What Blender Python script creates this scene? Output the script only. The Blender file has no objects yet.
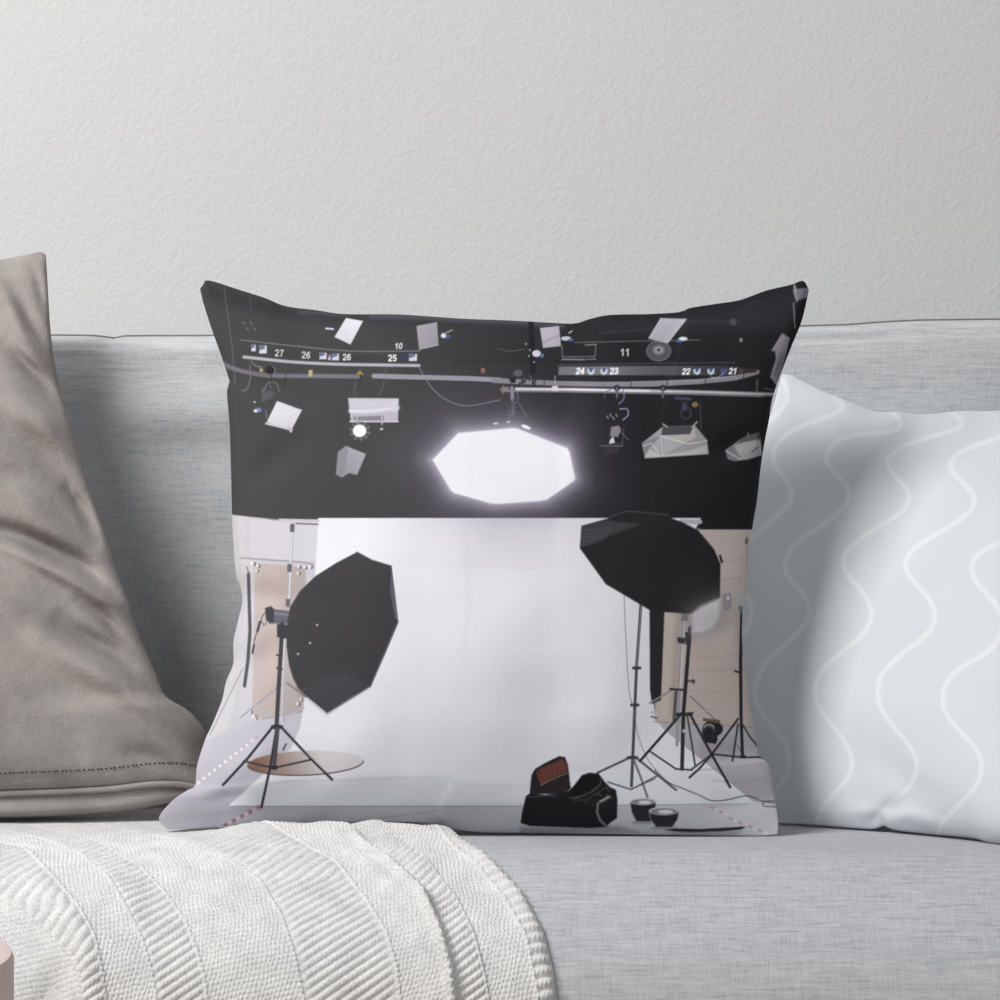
import bpy, math, random
import numpy as np

S = bpy.context.scene
COL = S.collection
random.seed(4)
RNG = np.random.default_rng(4)

# ------------------------------------------------------------------ camera
CAM = np.array([0.0, -2.5, 0.694])
FPX = 3125.0                                   # focal length in pixels of the 1000 px frame
cd = bpy.data.cameras.new('camera')
cd.sensor_width = 36.0
cd.lens = 36.0 * FPX / 1000.0
cd.clip_start = 0.05
cam = bpy.data.objects.new('camera', cd)
cam.location = CAM.tolist()
cam.rotation_euler = (math.pi / 2, 0, 0)
COL.objects.link(cam)
S.camera = cam

# ------------------------------------------------------------------ world, light, exposure
w = bpy.data.worlds.new('room_light')
S.world = w
w.use_nodes = True
bg = w.node_tree.nodes['Background']
bg.inputs['Color'].default_value = (0.90, 0.95, 1.0, 1)
bg.inputs['Strength'].default_value = 0.062


def area(name, loc, target, size, power, color):
    ld = bpy.data.lights.new(name, 'AREA')
    ld.shape = 'RECTANGLE'
    ld.size, ld.size_y = size
    ld.energy = power
    ld.color = color
    o = bpy.data.objects.new(name, ld)
    o.location = loc
    d = np.array(target, float) - np.array(loc, float)
    from mathutils import Vector
    o.rotation_euler = Vector(d).to_track_quat('-Z', 'Y').to_euler()
    COL.objects.link(o)
    return o


area('window_light', (-1.72, -1.2, 2.4), (-0.1, 0.1, 0.65), (1.25, 1.25), 97, (1.0, 0.992, 0.985))
area('fill_light', (1.5, -2.9, 1.9), (0.1, 0.1, 0.65), (1.6, 1.6), 36, (0.92, 0.965, 1.0))  # added fill lamp at the right front, lifts the shade on the blue cushion
S.view_settings.view_transform = 'Standard'
S.view_settings.look = 'None'
S.view_settings.exposure = 0.0
S.view_settings.gamma = 1.0
S.view_settings.use_curve_mapping = False


# ------------------------------------------------------------------ helpers
def lin(c):
    c = np.asarray(c, float) / 255.0
    return np.where(c <= 0.04045, c / 12.92, ((c + 0.055) / 1.055) ** 2.4)


def unproj(px, py, Y):
    """world point on the line of sight of a photo pixel at world depth Y"""
    d = np.asarray(Y, float) - CAM[1]
    return (np.asarray(px, float) - 500.0) * d / FPX, Y + 0 * d, CAM[2] - (np.asarray(py, float) - 500.0) * d / FPX


def grid_mesh(name, P, mat, parent=None, colors=None, flip=False, uv=None):
    """P is (n, m, 3)"""
    n, m, _ = P.shape
    me = bpy.data.meshes.new(name)
    me.vertices.add(n * m)
    me.vertices.foreach_set('co', P.reshape(-1).astype(np.float32))
    i = np.arange(n * m).reshape(n, m)
    q = np.stack([i[:-1, :-1], i[:-1, 1:], i[1:, 1:], i[1:, :-1]], -1).reshape(-1, 4)
    if flip:
        q = q[:, ::-1]
    k = len(q)
    me.loops.add(k * 4)
    me.loops.foreach_set('vertex_index', q.reshape(-1).astype(np.int32))
    me.polygons.add(k)
    me.polygons.foreach_set('loop_start', (np.arange(k) * 4).astype(np.int32))
    me.polygons.foreach_set('use_smooth', np.ones(k, bool))
    me.update(calc_edges=True)
    if colors is not None:
        a = me.color_attributes.new('print', 'FLOAT_COLOR', 'POINT')
        c = np.ones((n * m, 4), np.float32)
        c[:, :3] = colors.reshape(-1, 3)
        a.data.foreach_set('color', c.reshape(-1))
    if uv is not None:
        l = me.uv_layers.new(name='uv')
        l.data.foreach_set('uv', uv.reshape(-1, 2)[q.reshape(-1)].astype(np.float32).reshape(-1))
    me.materials.append(mat)
    o = bpy.data.objects.new(name, me)
    COL.objects.link(o)
    o.parent = parent
    return o


def poly_mesh(name, V, F, mat, parent=None, smooth=True):
    me = bpy.data.meshes.new(name)
    me.from_pydata([tuple(map(float, v)) for v in V], [], F)
    me.materials.append(mat)
    for p in me.polygons:
        p.use_smooth = smooth
    me.update()
    o = bpy.data.objects.new(name, me)
    COL.objects.link(o)
    o.parent = parent
    return o


def empty(name, loc, label=None, cat=None, group=None):
    o = bpy.data.objects.new(name, None)
    o.empty_display_size = 0.05
    COL.objects.link(o)
    # parts are authored in world space, so the Empty keeps its place and the parts get the inverse
    o.location = loc
    if label:
        o['label'] = label
        o['category'] = cat
    if group:
        o['group'] = group
    return o


def adopt(parent, *kids):
    from mathutils import Matrix
    for k in kids:
        k.parent = parent
        k.matrix_parent_inverse = Matrix.Translation(parent.location).inverted()


def tube(name, pts, r, mat, seg=8, closed=False):
    pts = np.asarray(pts, float)
    n = len(pts)
    T = np.gradient(pts, axis=0)
    T /= np.linalg.norm(T, axis=1)[:, None] + 1e-12
    up = np.array([0.13, 0.31, 0.94])
    A = np.cross(T, up)
    A /= np.linalg.norm(A, axis=1)[:, None]
    B = np.cross(T, A)
    th = np.linspace(0, 2 * np.pi, seg, endpoint=False)
    rr = np.broadcast_to(np.asarray(r, float), (n,))
    V = pts[:, None, :] + rr[:, None, None] * (np.cos(th)[None, :, None] * A[:, None, :] + np.sin(th)[None, :, None] * B[:, None, :])
    V = V.reshape(-1, 3).tolist()
    F = []
    for i in range(n - 1):
        for j in range(seg):
            k = (j + 1) % seg
            F.append((i * seg + j, i * seg + k, (i + 1) * seg + k, (i + 1) * seg + j))
    F.append(tuple(range(seg))[::-1])
    F.append(tuple((n - 1) * seg + j for j in range(seg)))
    return poly_mesh(name, V, F, mat)


def box_mesh(name, lo, hi, mat, bevel=0.0):
    import bmesh
    bm = bmesh.new()
    bmesh.ops.create_cube(bm, size=1.0)
    lo, hi = np.array(lo, float), np.array(hi, float)
    for v in bm.verts:
        v.co = ((lo + hi) / 2 + np.array(v.co) * (hi - lo)).tolist()
    if bevel:
        bmesh.ops.bevel(bm, geom=bm.edges[:], offset=bevel, segments=4, profile=0.5, affect='EDGES')
    me = bpy.data.meshes.new(name)
    bm.to_mesh(me)
    bm.free()
    me.materials.append(mat)
    o = bpy.data.objects.new(name, me)
    COL.objects.link(o)
    return o


def resample(poly, n, smooth=0):
    """n points along a px polyline, Catmull-Rom smoothed"""
    p = np.asarray(poly, float)
    if len(p) > 2:
        q = np.vstack([2 * p[0] - p[1], p, 2 * p[-1] - p[-2]])
        out = []
        for i in range(1, len(q) - 2):
            t = np.linspace(0, 1, 24, endpoint=False)[:, None]
            a, b, c, d = q[i - 1], q[i], q[i + 1], q[i + 2]
            out.append(0.5 * ((2 * b) + (c - a) * t + (2 * a - 5 * b + 4 * c - d) * t ** 2 + (-a + 3 * b - 3 * c + d) * t ** 3))
        p = np.vstack(out + [p[-1:]])
    s = np.r_[0, np.cumsum(np.linalg.norm(np.diff(p, axis=0), axis=1))]
    u = np.linspace(0, s[-1], n)
    return np.stack([np.interp(u, s, p[:, 0]), np.interp(u, s, p[:, 1])], -1)


def coons(top, right, bottom, left, n, m):
    """rows run bottom (v=0) to top (v=1); returns px grid (n, m, 2). All edges given left-to-right / bottom-to-top"""
    B = resample(bottom, m)
    T = resample(top, m)
    L = resample(left, n)
    R = resample(right, n)
    u = np.linspace(0, 1, m)[None, :, None]
    v = np.linspace(0, 1, n)[:, None, None]
    P = (1 - v) * B[None] + v * T[None] + (1 - u) * L[:, None] + u * R[:, None]
    P -= (1 - u) * (1 - v) * B[0] + u * (1 - v) * B[-1] + (1 - u) * v * T[0] + u * v * T[-1]
    return P


def dist_polyline(X, Y, pts):
    """distance and signed side to a polyline"""
    D = np.full(X.shape, 1e9)
    Sg = np.zeros(X.shape)
    p = np.asarray(pts, float)
    for a, b in zip(p[:-1], p[1:]):
        ab = b - a
        t = np.clip(((X - a[0]) * ab[0] + (Y - a[1]) * ab[1]) / (ab @ ab + 1e-9), 0, 1)
        dx, dy = X - a[0] - t * ab[0], Y - a[1] - t * ab[1]
        d = np.hypot(dx, dy)
        s = ab[0] * dy - ab[1] * dx
        m = d < D
        D[m] = d[m]
        Sg[m] = s[m]
    return D, np.sign(Sg)


def smooth_noise(n, m, cells, seed):
    r = np.random.default_rng(seed)
    g = r.normal(size=(cells + 3, cells + 3))
    y = np.linspace(0, cells, n)
    x = np.linspace(0, cells, m)
    yi, xi = np.floor(y).astype(int), np.floor(x).astype(int)
    fy, fx = y - yi, x - xi
    fy, fx = fy * fy * (3 - 2 * fy), fx * fx * (3 - 2 * fx)
    a = g[yi][:, xi]; b = g[yi][:, xi + 1]; c = g[yi + 1][:, xi]; d = g[yi + 1][:, xi + 1]
    return (a * (1 - fx) + b * fx) * (1 - fy)[:, None] + (c * (1 - fx) + d * fx) * fy[:, None]


def puff(u, v, p=2.4, q=0.62):
    return ((1 - np.abs(2 * u - 1) ** p) * (1 - np.abs(2 * v - 1) ** p)).clip(0) ** q


# ------------------------------------------------------------------ node materials
class NT:
    def __init__(s, name, rough=0.85, spec=0.2):
        s.m = bpy.data.materials.new(name)
        s.m.use_nodes = True
        s.t = s.m.node_tree
        s.b = s.t.nodes['Principled BSDF']
        s.b.inputs['Roughness'].default_value = rough
        s.b.inputs['Specular IOR Level'].default_value = spec
        s.co = s.t.nodes.new('ShaderNodeTexCoord').outputs['Object']

    def n(s, typ, **kw):
        o = s.t.nodes.new('ShaderNode' + typ)
        for k, v in kw.items():
            setattr(o, k, v)
        return o

    def l(s, a, b):
        s.t.links.new(a, b)

    def mapped(s, scale, rot=(0, 0, 0), src=None):
        m = s.n('Mapping')
        m.inputs['Scale'].default_value = scale
        m.inputs['Rotation'].default_value = rot
        s.l(src or s.co, m.inputs['Vector'])
        return m.outputs['Vector']

    def noise(s, scale, detail=2, rough=0.5, vec=None):
        n = s.n('TexNoise')
        n.inputs['Scale'].default_value = scale
        n.inputs['Detail'].default_value = detail
        n.inputs['Roughness'].default_value = rough
        s.l(vec or s.co, n.inputs['Vector'])
        return n.outputs['Fac']

    def ramp(s, fac, stops):
        r = s.n('ValToRGB')
        e = r.color_ramp.elements
        while len(e) < len(stops):
            e.new(0.5)
        for k, (p, c) in zip(e, stops):
            k.position = p
            k.color = (*c, 1)
        s.l(fac, r.inputs['Fac'])
        return r.outputs['Color']

    def math(s, op, a, b=None, clamp=False):
        m = s.n('Math', operation=op, use_clamp=clamp)
        for k, x in enumerate((a, b)):
            if x is None:
                continue
            if isinstance(x, (int, float)):
                m.inputs[k].default_value = x
            else:
                s.l(x, m.inputs[k])
        return m.outputs[0]

    def mix(s, fac, a, b, mode='MIX'):
        m = s.n('Mix', data_type='RGBA', blend_type=mode)
        for k, x in ((0, fac), (6, a), (7, b)):
            if isinstance(x, (int, float)):
                m.inputs[k].default_value = x
            elif isinstance(x, (tuple, list, np.ndarray)):
                m.inputs[k].default_value = (*[float(z) for z in x], 1)
            else:
                s.l(x, m.inputs[k])
        return m.outputs[2]

    def bump(s, h, dist, strength=1.0):
        b = s.n('Bump')
        b.inputs['Distance'].default_value = dist
        b.inputs['Strength'].default_value = strength
        s.l(h, b.inputs['Height'])
        s.l(b.outputs['Normal'], s.b.inputs['Normal'])

    def base(s, c):
        if isinstance(c, (tuple, list, np.ndarray)):
            s.b.inputs['Base Color'].default_value = (*[float(z) for z in c], 1)
        else:
            s.l(c, s.b.inputs['Base Color'])


def mat_wall():
    k = NT('orange_peel_paint', 0.75, 0.15)
    k.base(lin((198, 198, 197)))
    a = k.noise(290, 0, 0.5)
    b = k.noise(130, 1, 0.5)
    h = k.math('ADD', a, k.math('MULTIPLY', b, 0.6))
    k.bump(h, 0.0013, 0.27)
    return k.m


def mat_sofa():
    k = NT('woven_grey_upholstery', 0.9, 0.12)
    weft = k.noise(1, 3, 0.6, k.mapped((55, 55, 800)))       # long horizontal slubs
    weft2 = k.noise(1, 2, 0.6, k.mapped((22, 22, 360)))
    warp = k.noise(1, 3, 0.6, k.mapped((800, 800, 60)))
    fine = k.noise(1100, 1, 0.5)
    big = k.noise(16, 2, 0.5)
    f = k.math('ADD', k.math('MULTIPLY', weft, 0.38), k.math('MULTIPLY', warp, 0.26))
    f = k.math('ADD', f, k.math('MULTIPLY', weft2, 0.22))
    f = k.math('ADD', f, k.math('MULTIPLY', fine, 0.16))
    f = k.math('ADD', f, k.math('MULTIPLY', k.math('SUBTRACT', big, 0.5), 0.10))
    c = k.ramp(f, [(0.34, lin((148, 150, 155))), (0.47, lin((178, 180, 183))), (0.58, lin((192, 193, 194))), (0.70, lin((202, 202, 202)))])
    k.base(c)
    k.bump(f, 0.0012, 0.3)
    return k.m


def mat_seat():
    """same cloth, but the weft runs across the seat (x) and the warp along its depth"""
    k = NT('woven_grey_upholstery_seat', 0.9, 0.12)
    weft = k.noise(1, 3, 0.6, k.mapped((55, 520, 700)))
    weft2 = k.noise(1, 2, 0.6, k.mapped((22, 200, 330)))
    warp = k.noise(1, 3, 0.6, k.mapped((800, 60, 60)))
    fine = k.noise(1100, 1, 0.5)
    f = k.math('ADD', k.math('MULTIPLY', weft, 0.36), k.math('MULTIPLY', warp, 0.26))
    f = k.math('ADD', f, k.math('MULTIPLY', weft2, 0.20))
    f = k.math('ADD', f, k.math('MULTIPLY', fine, 0.18))
    c = k.ramp(f, [(0.34, lin((138, 139, 144))), (0.47, lin((167, 168, 172))), (0.58, lin((181, 182, 185))), (0.70, lin((192, 192, 194)))])
    k.base(c)
    k.bump(f, 0.0012, 0.3)
    return k.m


def mat_print(name, amt=0.04, rough=0.85, spec=0.12):
    """ink colours of the cloth come from the mesh's colour attribute, weave from noise"""
    k = NT(name, rough, spec)
    a = k.n('Attribute', attribute_name='print')
    weft = k.noise(1, 2, 0.6, k.mapped((120, 120, 1100)))
    warp = k.noise(1, 2, 0.6, k.mapped((1100, 1100, 120)))
    f = k.math('ADD', k.math('MULTIPLY', weft, 0.5), k.math('MULTIPLY', warp, 0.5))
    g = k.math('ADD', k.math('MULTIPLY', k.math('SUBTRACT', f, 0.5), amt * 6), 1.0)
    comb = k.n('CombineColor')
    for i in range(3):
        k.l(g, comb.inputs[i])
    k.base(k.mix(1.0, a.outputs['Color'], comb.outputs[0], 'MULTIPLY'))
    k.bump(f, 0.0006, 0.4)
    return k.m


def mat_plain(name, col, rough=0.8, spec=0.2, grain=None, amt=0.06):
    k = NT(name, rough, spec)
    c = lin(col)
    if grain:
        f = k.noise(grain, 3, 0.6)
        k.base(k.ramp(f, [(0.3, c * (1 - amt)), (0.7, c * (1 + amt))]))
        k.bump(f, 0.0006, 0.4)
    else:
        k.base(c)
    return k.m


def mat_leather():
    k = NT('taupe_suede_leather', 0.72, 0.25)
    big = k.noise(11, 4, 0.6)
    mid = k.noise(45, 4, 0.65)
    fine = k.noise(700, 2, 0.6)
    f = k.math('ADD', k.math('MULTIPLY', big, 0.6), k.math('MULTIPLY', mid, 0.4))
    c = k.ramp(f, [(0.33, lin((128, 122, 118))), (0.5, lin((142, 136, 132))), (0.66, lin((156, 150, 146)))])
    sc = k.noise(1, 2, 0.5, k.mapped((30, 30, 160), (0.3, 0.5, 0.8)))
    c = k.mix(k.ramp(sc, [(0.70, (0, 0, 0)), (0.76, (0.25, 0.25, 0.25))]), c, lin((196, 190, 184)))
    k.base(c)
    h = k.math('ADD', k.math('MULTIPLY', fine, 0.4), k.math('MULTIPLY', mid, 1.0))
    k.bump(h, 0.003, 0.45)
    return k.m


def mat_knit():
    k = NT('cream_knit_yarn', 0.95, 0.05)
    f = k.noise(650, 3, 0.7)
    g = k.noise(60, 2, 0.5)
    h = k.math('ADD', k.math('MULTIPLY', f, 0.75), k.math('MULTIPLY', g, 0.25))
    k.base(k.ramp(h, [(0.34, lin((178, 177, 177))), (0.62, lin((217, 216, 214)))]))
    k.bump(f, 0.0012, 0.5)
    return k.m


def mat_wood():
    k = NT('oak_floor', 0.5, 0.3)
    v = k.mapped((2, 14, 1))
    k.base(k.ramp(k.noise(3, 5, 0.6, v), [(0.3, lin((150, 120, 92))), (0.7, lin((190, 160, 128)))]))
    return k.m


M_WALL, M_SOFA, M_SEAT = mat_wall(), mat_sofa(), mat_seat()
M_LEATHER, M_KNIT, M_FLOOR = mat_leather(), mat_knit(), mat_wood()

# ------------------------------------------------------------------ room shell
WALL_Y = 0.44
o = box_mesh('wall_back', (-3.2, WALL_Y, 0), (3.2, WALL_Y + 0.1, 2.7), M_WALL); o['kind'] = 'structure'
o = box_mesh('floor', (-3.2, -3.4, -0.05), (3.2, WALL_Y + 0.1, 0.0), M_FLOOR); o['kind'] = 'structure'
o = box_mesh('baseboard_back', (-3.2, WALL_Y - 0.014, 0), (3.2, WALL_Y, 0.09), mat_plain('white_trim', (225, 224, 222), 0.5), 0.003); o['kind'] = 'structure'

# ------------------------------------------------------------------ sofa
SEAT_Z = 0.430
EA, EB = 0.15, 0.13          # the rounded front: depth and height of the ellipse
YF = -0.14                    # where the flat top ends


def seat_profile(s):
    """s = arc length forward from Y=YF (negative: further back). Returns Y, Z, ny, nz"""
    th = np.linspace(0, np.pi / 2, 400)
    y = YF - EA * np.sin(th)
    z = SEAT_Z - EB * (1 - np.cos(th))
    a = np.r_[0, np.cumsum(np.hypot(np.diff(y), np.diff(z)))]
    s = np.asarray(s, float)
    t = np.interp(s, a, th)
    Y = np.where(s <= 0, YF - s, YF - EA * np.sin(t))
    Z = np.where(s <= 0, SEAT_Z, SEAT_Z - EB * (1 - np.cos(t)))
    Z = np.where(s > a[-1], Z - (s - a[-1]), Z)
    ny, nz = -np.sin(t) / EA, np.cos(t) / EB
    k = np.hypot(ny, nz)
    return Y, Z, ny / k, nz / k


sofa = empty('sofa', (0, 0.05, 0), 'light grey woven fabric sofa standing against the pale textured wall', 'sofa')
SX = 1.15
ss = np.concatenate([np.linspace(-0.40, 0, 40), np.linspace(0.004, 0.30, 60)])
Y, Z, _, _ = seat_profile(ss)
yy = np.r_[Y, Y[-1] + 0.02, 0.26, 0.26]
zz = np.r_[Z, 0.20, 0.20, SEAT_Z]
xs = np.linspace(-SX, SX, 140)
P = np.zeros((len(yy), len(xs), 3))
P[..., 0] = xs[None]
P[..., 1] = yy[:, None]
P[..., 2] = zz[:, None]
seat = grid_mesh('seat_cushion', P, M_SEAT)
for sx in (-SX, SX):
    pass

# backrest: front face leaning a little back, soft rounded top edge following the photo's top line
nb, mb = 90, 240
xs = np.linspace(-SX, SX, mb)
top_px = np.array([(-400, 337), (0, 336), (60, 335.5), (98, 336), (108, 338.3), (114, 338.6), (124, 336.2), (200, 336), (400, 333), (640, 331),
                   (795, 326.5), (850, 325), (880, 322.5), (920, 320.5), (1000, 319.5), (1400, 318)])
YB = 0.245                     # front of the backrest near its top
px_at = 500 + xs * FPX / (YB + 0.012 + 2.5)
ztop = CAM[2] - (np.interp(px_at, top_px[:, 0], top_px[:, 1]) - 500) * (YB + 0.012 + 2.5) / FPX
P = np.zeros((nb + 22, mb, 3))
v = np.linspace(0, 1, nb)
RT = 0.018
for i in range(nb):
    z = 0.30 + (ztop - RT - 0.30) * v[i]
    P[i, :, 0] = xs
    P[i, :, 1] = 0.220 + (YB - 0.220) * v[i] - 0.010 * np.sin(np.pi * v[i])
    P[i, :, 2] = z
for j in range(20):
    a = np.pi / 2 * (j + 1) / 20
    P[nb + j, :, 0] = xs
    P[nb + j, :, 1] = YB + RT * (1 - np.cos(a))
    P[nb + j, :, 2] = ztop - RT + RT * np.sin(a)
P[nb + 20, :, :] = P[nb + 19] + np.array([0, 0.15, -0.004])
P[nb + 21, :, :] = P[nb + 20]
P[nb + 21, :, 2] = 0.28
P[:nb + 10, :, 1] += 0.0022 * smooth_noise(nb + 10, mb, 16, 9)
back = grid_mesh('backrest', P, M_SOFA)
# thin dark tube along the top rear edge
wy = YB + 0.024
top_edge_tube = tube('top_edge_tube', np.stack([xs, np.full(mb, wy), ztop + 0.0006], -1), 0.0013, mat_plain('dark_edge_line', (112, 110, 108), 0.9))
base = box_mesh('base', (-SX, -0.29, 0.10), (SX, 0.38, 0.20), mat_plain('base_cloth', (150, 151, 154), 0.9, 0.1, 400), 0.008)
legs = [box_mesh('leg', (x - 0.025, y - 0.025, 0.0), (x + 0.025, y + 0.025, 0.10), mat_plain('leg_wood', (120, 92, 66), 0.5)) for x in (-1.05, 1.05) for y in (-0.18, 0.32)]
adopt(sofa, seat, back, top_edge_tube, base, *legs)

# ------------------------------------------------------------------ low pink stool in the left foreground
st_d, st_R, st_z = 1.80, 0.2, 0.694 - 458 * 1.80 / FPX
st_x = (9.6 - 347 - 500) * 1.80 / FPX
prof = [(0, st_z), (st_R - 0.004, st_z), (st_R - 0.0015, st_z - 0.001), (st_R, st_z - 0.004), (st_R, 0.012), (st_R - 0.006, 0.0), (0, 0.0)]
V, F, NS = [], [], 128
for r, z in prof:
    for j in range(NS):
        a = 2 * math.pi * j / NS
        V.append((st_x + r * math.cos(a), CAM[1] + st_d + r * math.sin(a), z))
for i in range(len(prof) - 1):
    for j in range(NS):
        k = (j + 1) % NS
        F.append((i * NS + j, (i + 1) * NS + j, (i + 1) * NS + k, i * NS + k))
st = poly_mesh('stool', V, F, mat_plain('dusty_pink_paint', (205, 188, 182), 0.55, 0.3, 60, 0.03))
st.data.set_sharp_from_angle(angle=0.7)
st['label'] = 'pale pink round drum stool cut off at the lower left corner beside the throw'
st['category'] = 'stool'

# ------------------------------------------------------------------ ink canvas for the printed cushion (photo pixel frame)
X0, Y0, CW, CH, SC = 148, 268, 674, 578, 3
GX, GY = np.meshgrid(X0 + (np.arange(CW * SC) + 0.5) / SC, Y0 + (np.arange(CH * SC) + 0.5) / SC)
INK = np.zeros(GX.shape + (3,), np.float32)


def _win(pts, pad):
    p = np.asarray(pts, float)
    x0 = int(max(0, (p[:, 0].min() - pad - X0) * SC)); x1 = int(min(CW * SC, (p[:, 0].max() + pad - X0) * SC + 2))
    y0 = int(max(0, (p[:, 1].min() - pad - Y0) * SC)); y1 = int(min(CH * SC, (p[:, 1].max() + pad - Y0) * SC + 2))
    return slice(y0, max(y0, y1)), slice(x0, max(x0, x1))


def _put(w, mask, col):
    c = np.asarray(col, np.float32)
    INK[w] = INK[w] * (1 - mask[..., None]) + c * mask[..., None]


def inside(X, Y, p):
    r = np.zeros(X.shape, bool)
    p = np.asarray(p, float)
    for a, b in zip(p, np.roll(p, -1, 0)):
        if a[1] == b[1]:
            continue
        c = ((a[1] > Y) != (b[1] > Y)) & (X < (b[0] - a[0]) * (Y - a[1]) / (b[1] - a[1]) + a[0])
        r ^= c
    return r


def poly(p, col, alpha=1.0, soft=0.5, col2=None, axis=None):
    """filled shape; col2/axis: a second ink blended in along axis (x0,y0,x1,y1)"""
    w = _win(p, 3 * soft + 1)
    X, Y = GX[w], GY[w]
    if not X.size:
        return
    d, _ = dist_polyline(X, Y, list(p) + [p[0]])
    sd = np.where(inside(X, Y, p), d, -d)
    m = np.clip(0.5 + sd / (2 * soft), 0, 1) * alpha
    c = np.asarray(col, np.float32)
    if col2 is not None:
        a = axis
        L2 = (a[2] - a[0]) ** 2 + (a[3] - a[1]) ** 2
        t = np.clip(((X - a[0]) * (a[2] - a[0]) + (Y - a[1]) * (a[3] - a[1])) / L2, 0, 1)[..., None]
        c = c * (1 - t) + np.asarray(col2, np.float32) * t
    _put(w, m, c)


def line(p, wd, col, alpha=1.0, soft=0.4):
    w = _win(p, wd + 3 * soft + 1)
    X, Y = GX[w], GY[w]
    if not X.size:
        return
    d, _ = dist_polyline(X, Y, p)
    _put(w, np.clip(0.5 + (wd / 2 - d) / (2 * soft), 0, 1) * alpha, col)


def curve(p, wd, col, alpha=1.0, soft=0.4):
    line(resample(p, max(12, len(p) * 8)), wd, col, alpha, soft)


def ell(cx, cy, rx, ry, col, alpha=1.0, rot=0.0):
    a = np.linspace(0, 2 * np.pi, 48, endpoint=False)
    c, s = math.cos(math.radians(rot)), math.sin(math.radians(rot))
    poly(np.stack([cx + rx * np.cos(a) * c - ry * np.sin(a) * s, cy + rx * np.cos(a) * s + ry * np.sin(a) * c], -1), col, alpha)


def ring(cx, cy, rx, ry, wd, col, alpha=1.0, a0=0, a1=360):
    a = np.radians(np.linspace(a0, a1, 40))
    line(np.stack([cx + rx * np.cos(a), cy + ry * np.sin(a)], -1), wd, col, alpha)


def halo(p, rad, col, alpha, power=1.6):
    w = _win(p, rad * 2.5)
    X, Y = GX[w], GY[w]
    d, _ = dist_polyline(X, Y, list(p) + [p[0]])
    d[inside(X, Y, p)] = 0
    _put(w, np.exp(-(d / rad) ** 1.1) * alpha, col)


def _arc(cx, cy, rx, ry, a0, a1, n=14):
    a = np.radians(np.linspace(a0, a1, n))
    return [(cx + rx * math.cos(t), cy + ry * math.sin(t)) for t in a]


# strokes of the digits in a box 0.56 wide and 1 tall, y downwards
GLYPH = {
    '0': [_arc(.28, .5, .23, .45, 0, 360, 24)],
    '1': [[(.10, .27), (.25, .20), (.34, .06), (.34, .96)]],
    '2': [_arc(.28, .29, .22, .24, 190, 375) + [(.40, .55), (.14, .78), (.06, .94), (.53, .94)]],
    '3': [_arc(.27, .27, .19, .22, 200, 450), _arc(.27, .71, .22, .24, 270, 520)],
    '4': [[(.40, .96), (.40, .06), (.03, .70), (.56, .70)]],
    '5': [[(.49, .07), (.15, .07), (.09, .50)] + _arc(.27, .66, .22, .28, 225, 500)],
    '6': [_arc(.28, .68, .21, .27, 0, 360, 22), [(.07, .66), (.09, .36), (.20, .11), (.34, .06), (.47, .17)]],
    '7': [[(.06, .07), (.51, .07), (.32, .45), (.22, .96)]],
}


def text(s, cx, cy, h, col, shear=0.0, bold=0.02, rot=0.0):
    wd = h * (0.135 + 2.2 * bold)
    adv = 0.70 * h
    x0 = cx - adv * len(s) / 2 + (adv - 0.56 * h) / 2
    c, sn = math.cos(rot), math.sin(rot)
    for k, ch in enumerate(s):
        for st_ in GLYPH[ch]:
            p = np.array(st_, float) * h
            X = x0 + k * adv + p[:, 0] + shear * (h / 2 - p[:, 1]) - cx
            Y = p[:, 1] - h / 2
            line(np.stack([cx + X * c - Y * sn, cy + X * sn + Y * c], -1), wd, col, 1.0, 0.25)


# --- dark studio ceiling: hazy charcoal at the left, near black at the right
t = np.clip((GX - 330) / 330, 0, 1)
t = t * t * (3 - 2 * t)
INK[:] = np.array((66, 66, 67), np.float32) * (1 - t[..., None]) + np.array((32, 31, 35), np.float32) * t[..., None]
# --- lower half: studio walls and floor
poly([(140, 512), (232, 515), (262, 518), (280, 521), (330, 521), (330, 860), (140, 860)], (188, 186, 192), 1, 0.5)
poly([(140, 512), (232, 515), (247, 517), (247, 640), (236, 700), (225, 735), (140, 860)], (194, 192, 196), 1, 1)
poly([(249, 519), (318, 521), (318, 562), (249, 560)], (196, 194, 201), 0.8, 2, (206, 204, 210), (249, 520, 318, 540))
# rear panel
poly([(244, 560), (314, 565), (314, 725), (238, 722)], (192, 190, 198), 1, 1)
poly([(255, 563), (306, 567), (304, 716), (252, 718)], (183, 171, 168), 1, 0.8, (172, 161, 159), (255, 640, 300, 640))
poly([(268, 563), (280, 563), (276, 716), (266, 716)], (190, 172, 166), 0.5, 4)
line([(241, 558), (300, 562), (313, 564)], 1.6, (150, 147, 154))
line([(240, 556), (250, 560), (246, 640)], 0.7, (205, 190, 160), 0.6)
line([(248.5, 574), (250, 631), (248, 660), (244.5, 686)], 3.4, (82, 82, 86))
line([(247, 567), (249, 574)], 1.2, (110, 108, 112))
for x in (240, 243.5):
    for y in range(566, 712, 7):
        line([(x - (y - 566) * 0.03, y), (x - (y - 566) * 0.03, y + 3.5)], 0.5, (170, 165, 168), 0.6)
line([(243, 668), (232, 690), (210, 735)], 0.8, (120, 118, 124), 0.8)
for x, y, r in ((254, 564, 2.2), (259, 566, 1.8), (258, 571, 1.4), (300, 567, 1.6), (299.5, 573.5, 1.6), (306, 568, 1.6), (311.5, 567, 1.9), (255, 717, 2.2), (251.5, 712, 1.8), (257, 719, 1.3), (299, 704, 1.9), (302, 700, 1.3)):
    ell(x, y, r, r, (112, 110, 116))
    ell(x - 1.6, y - 0.4, r * 0.7, r * 0.9, (222, 221, 226))
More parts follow.
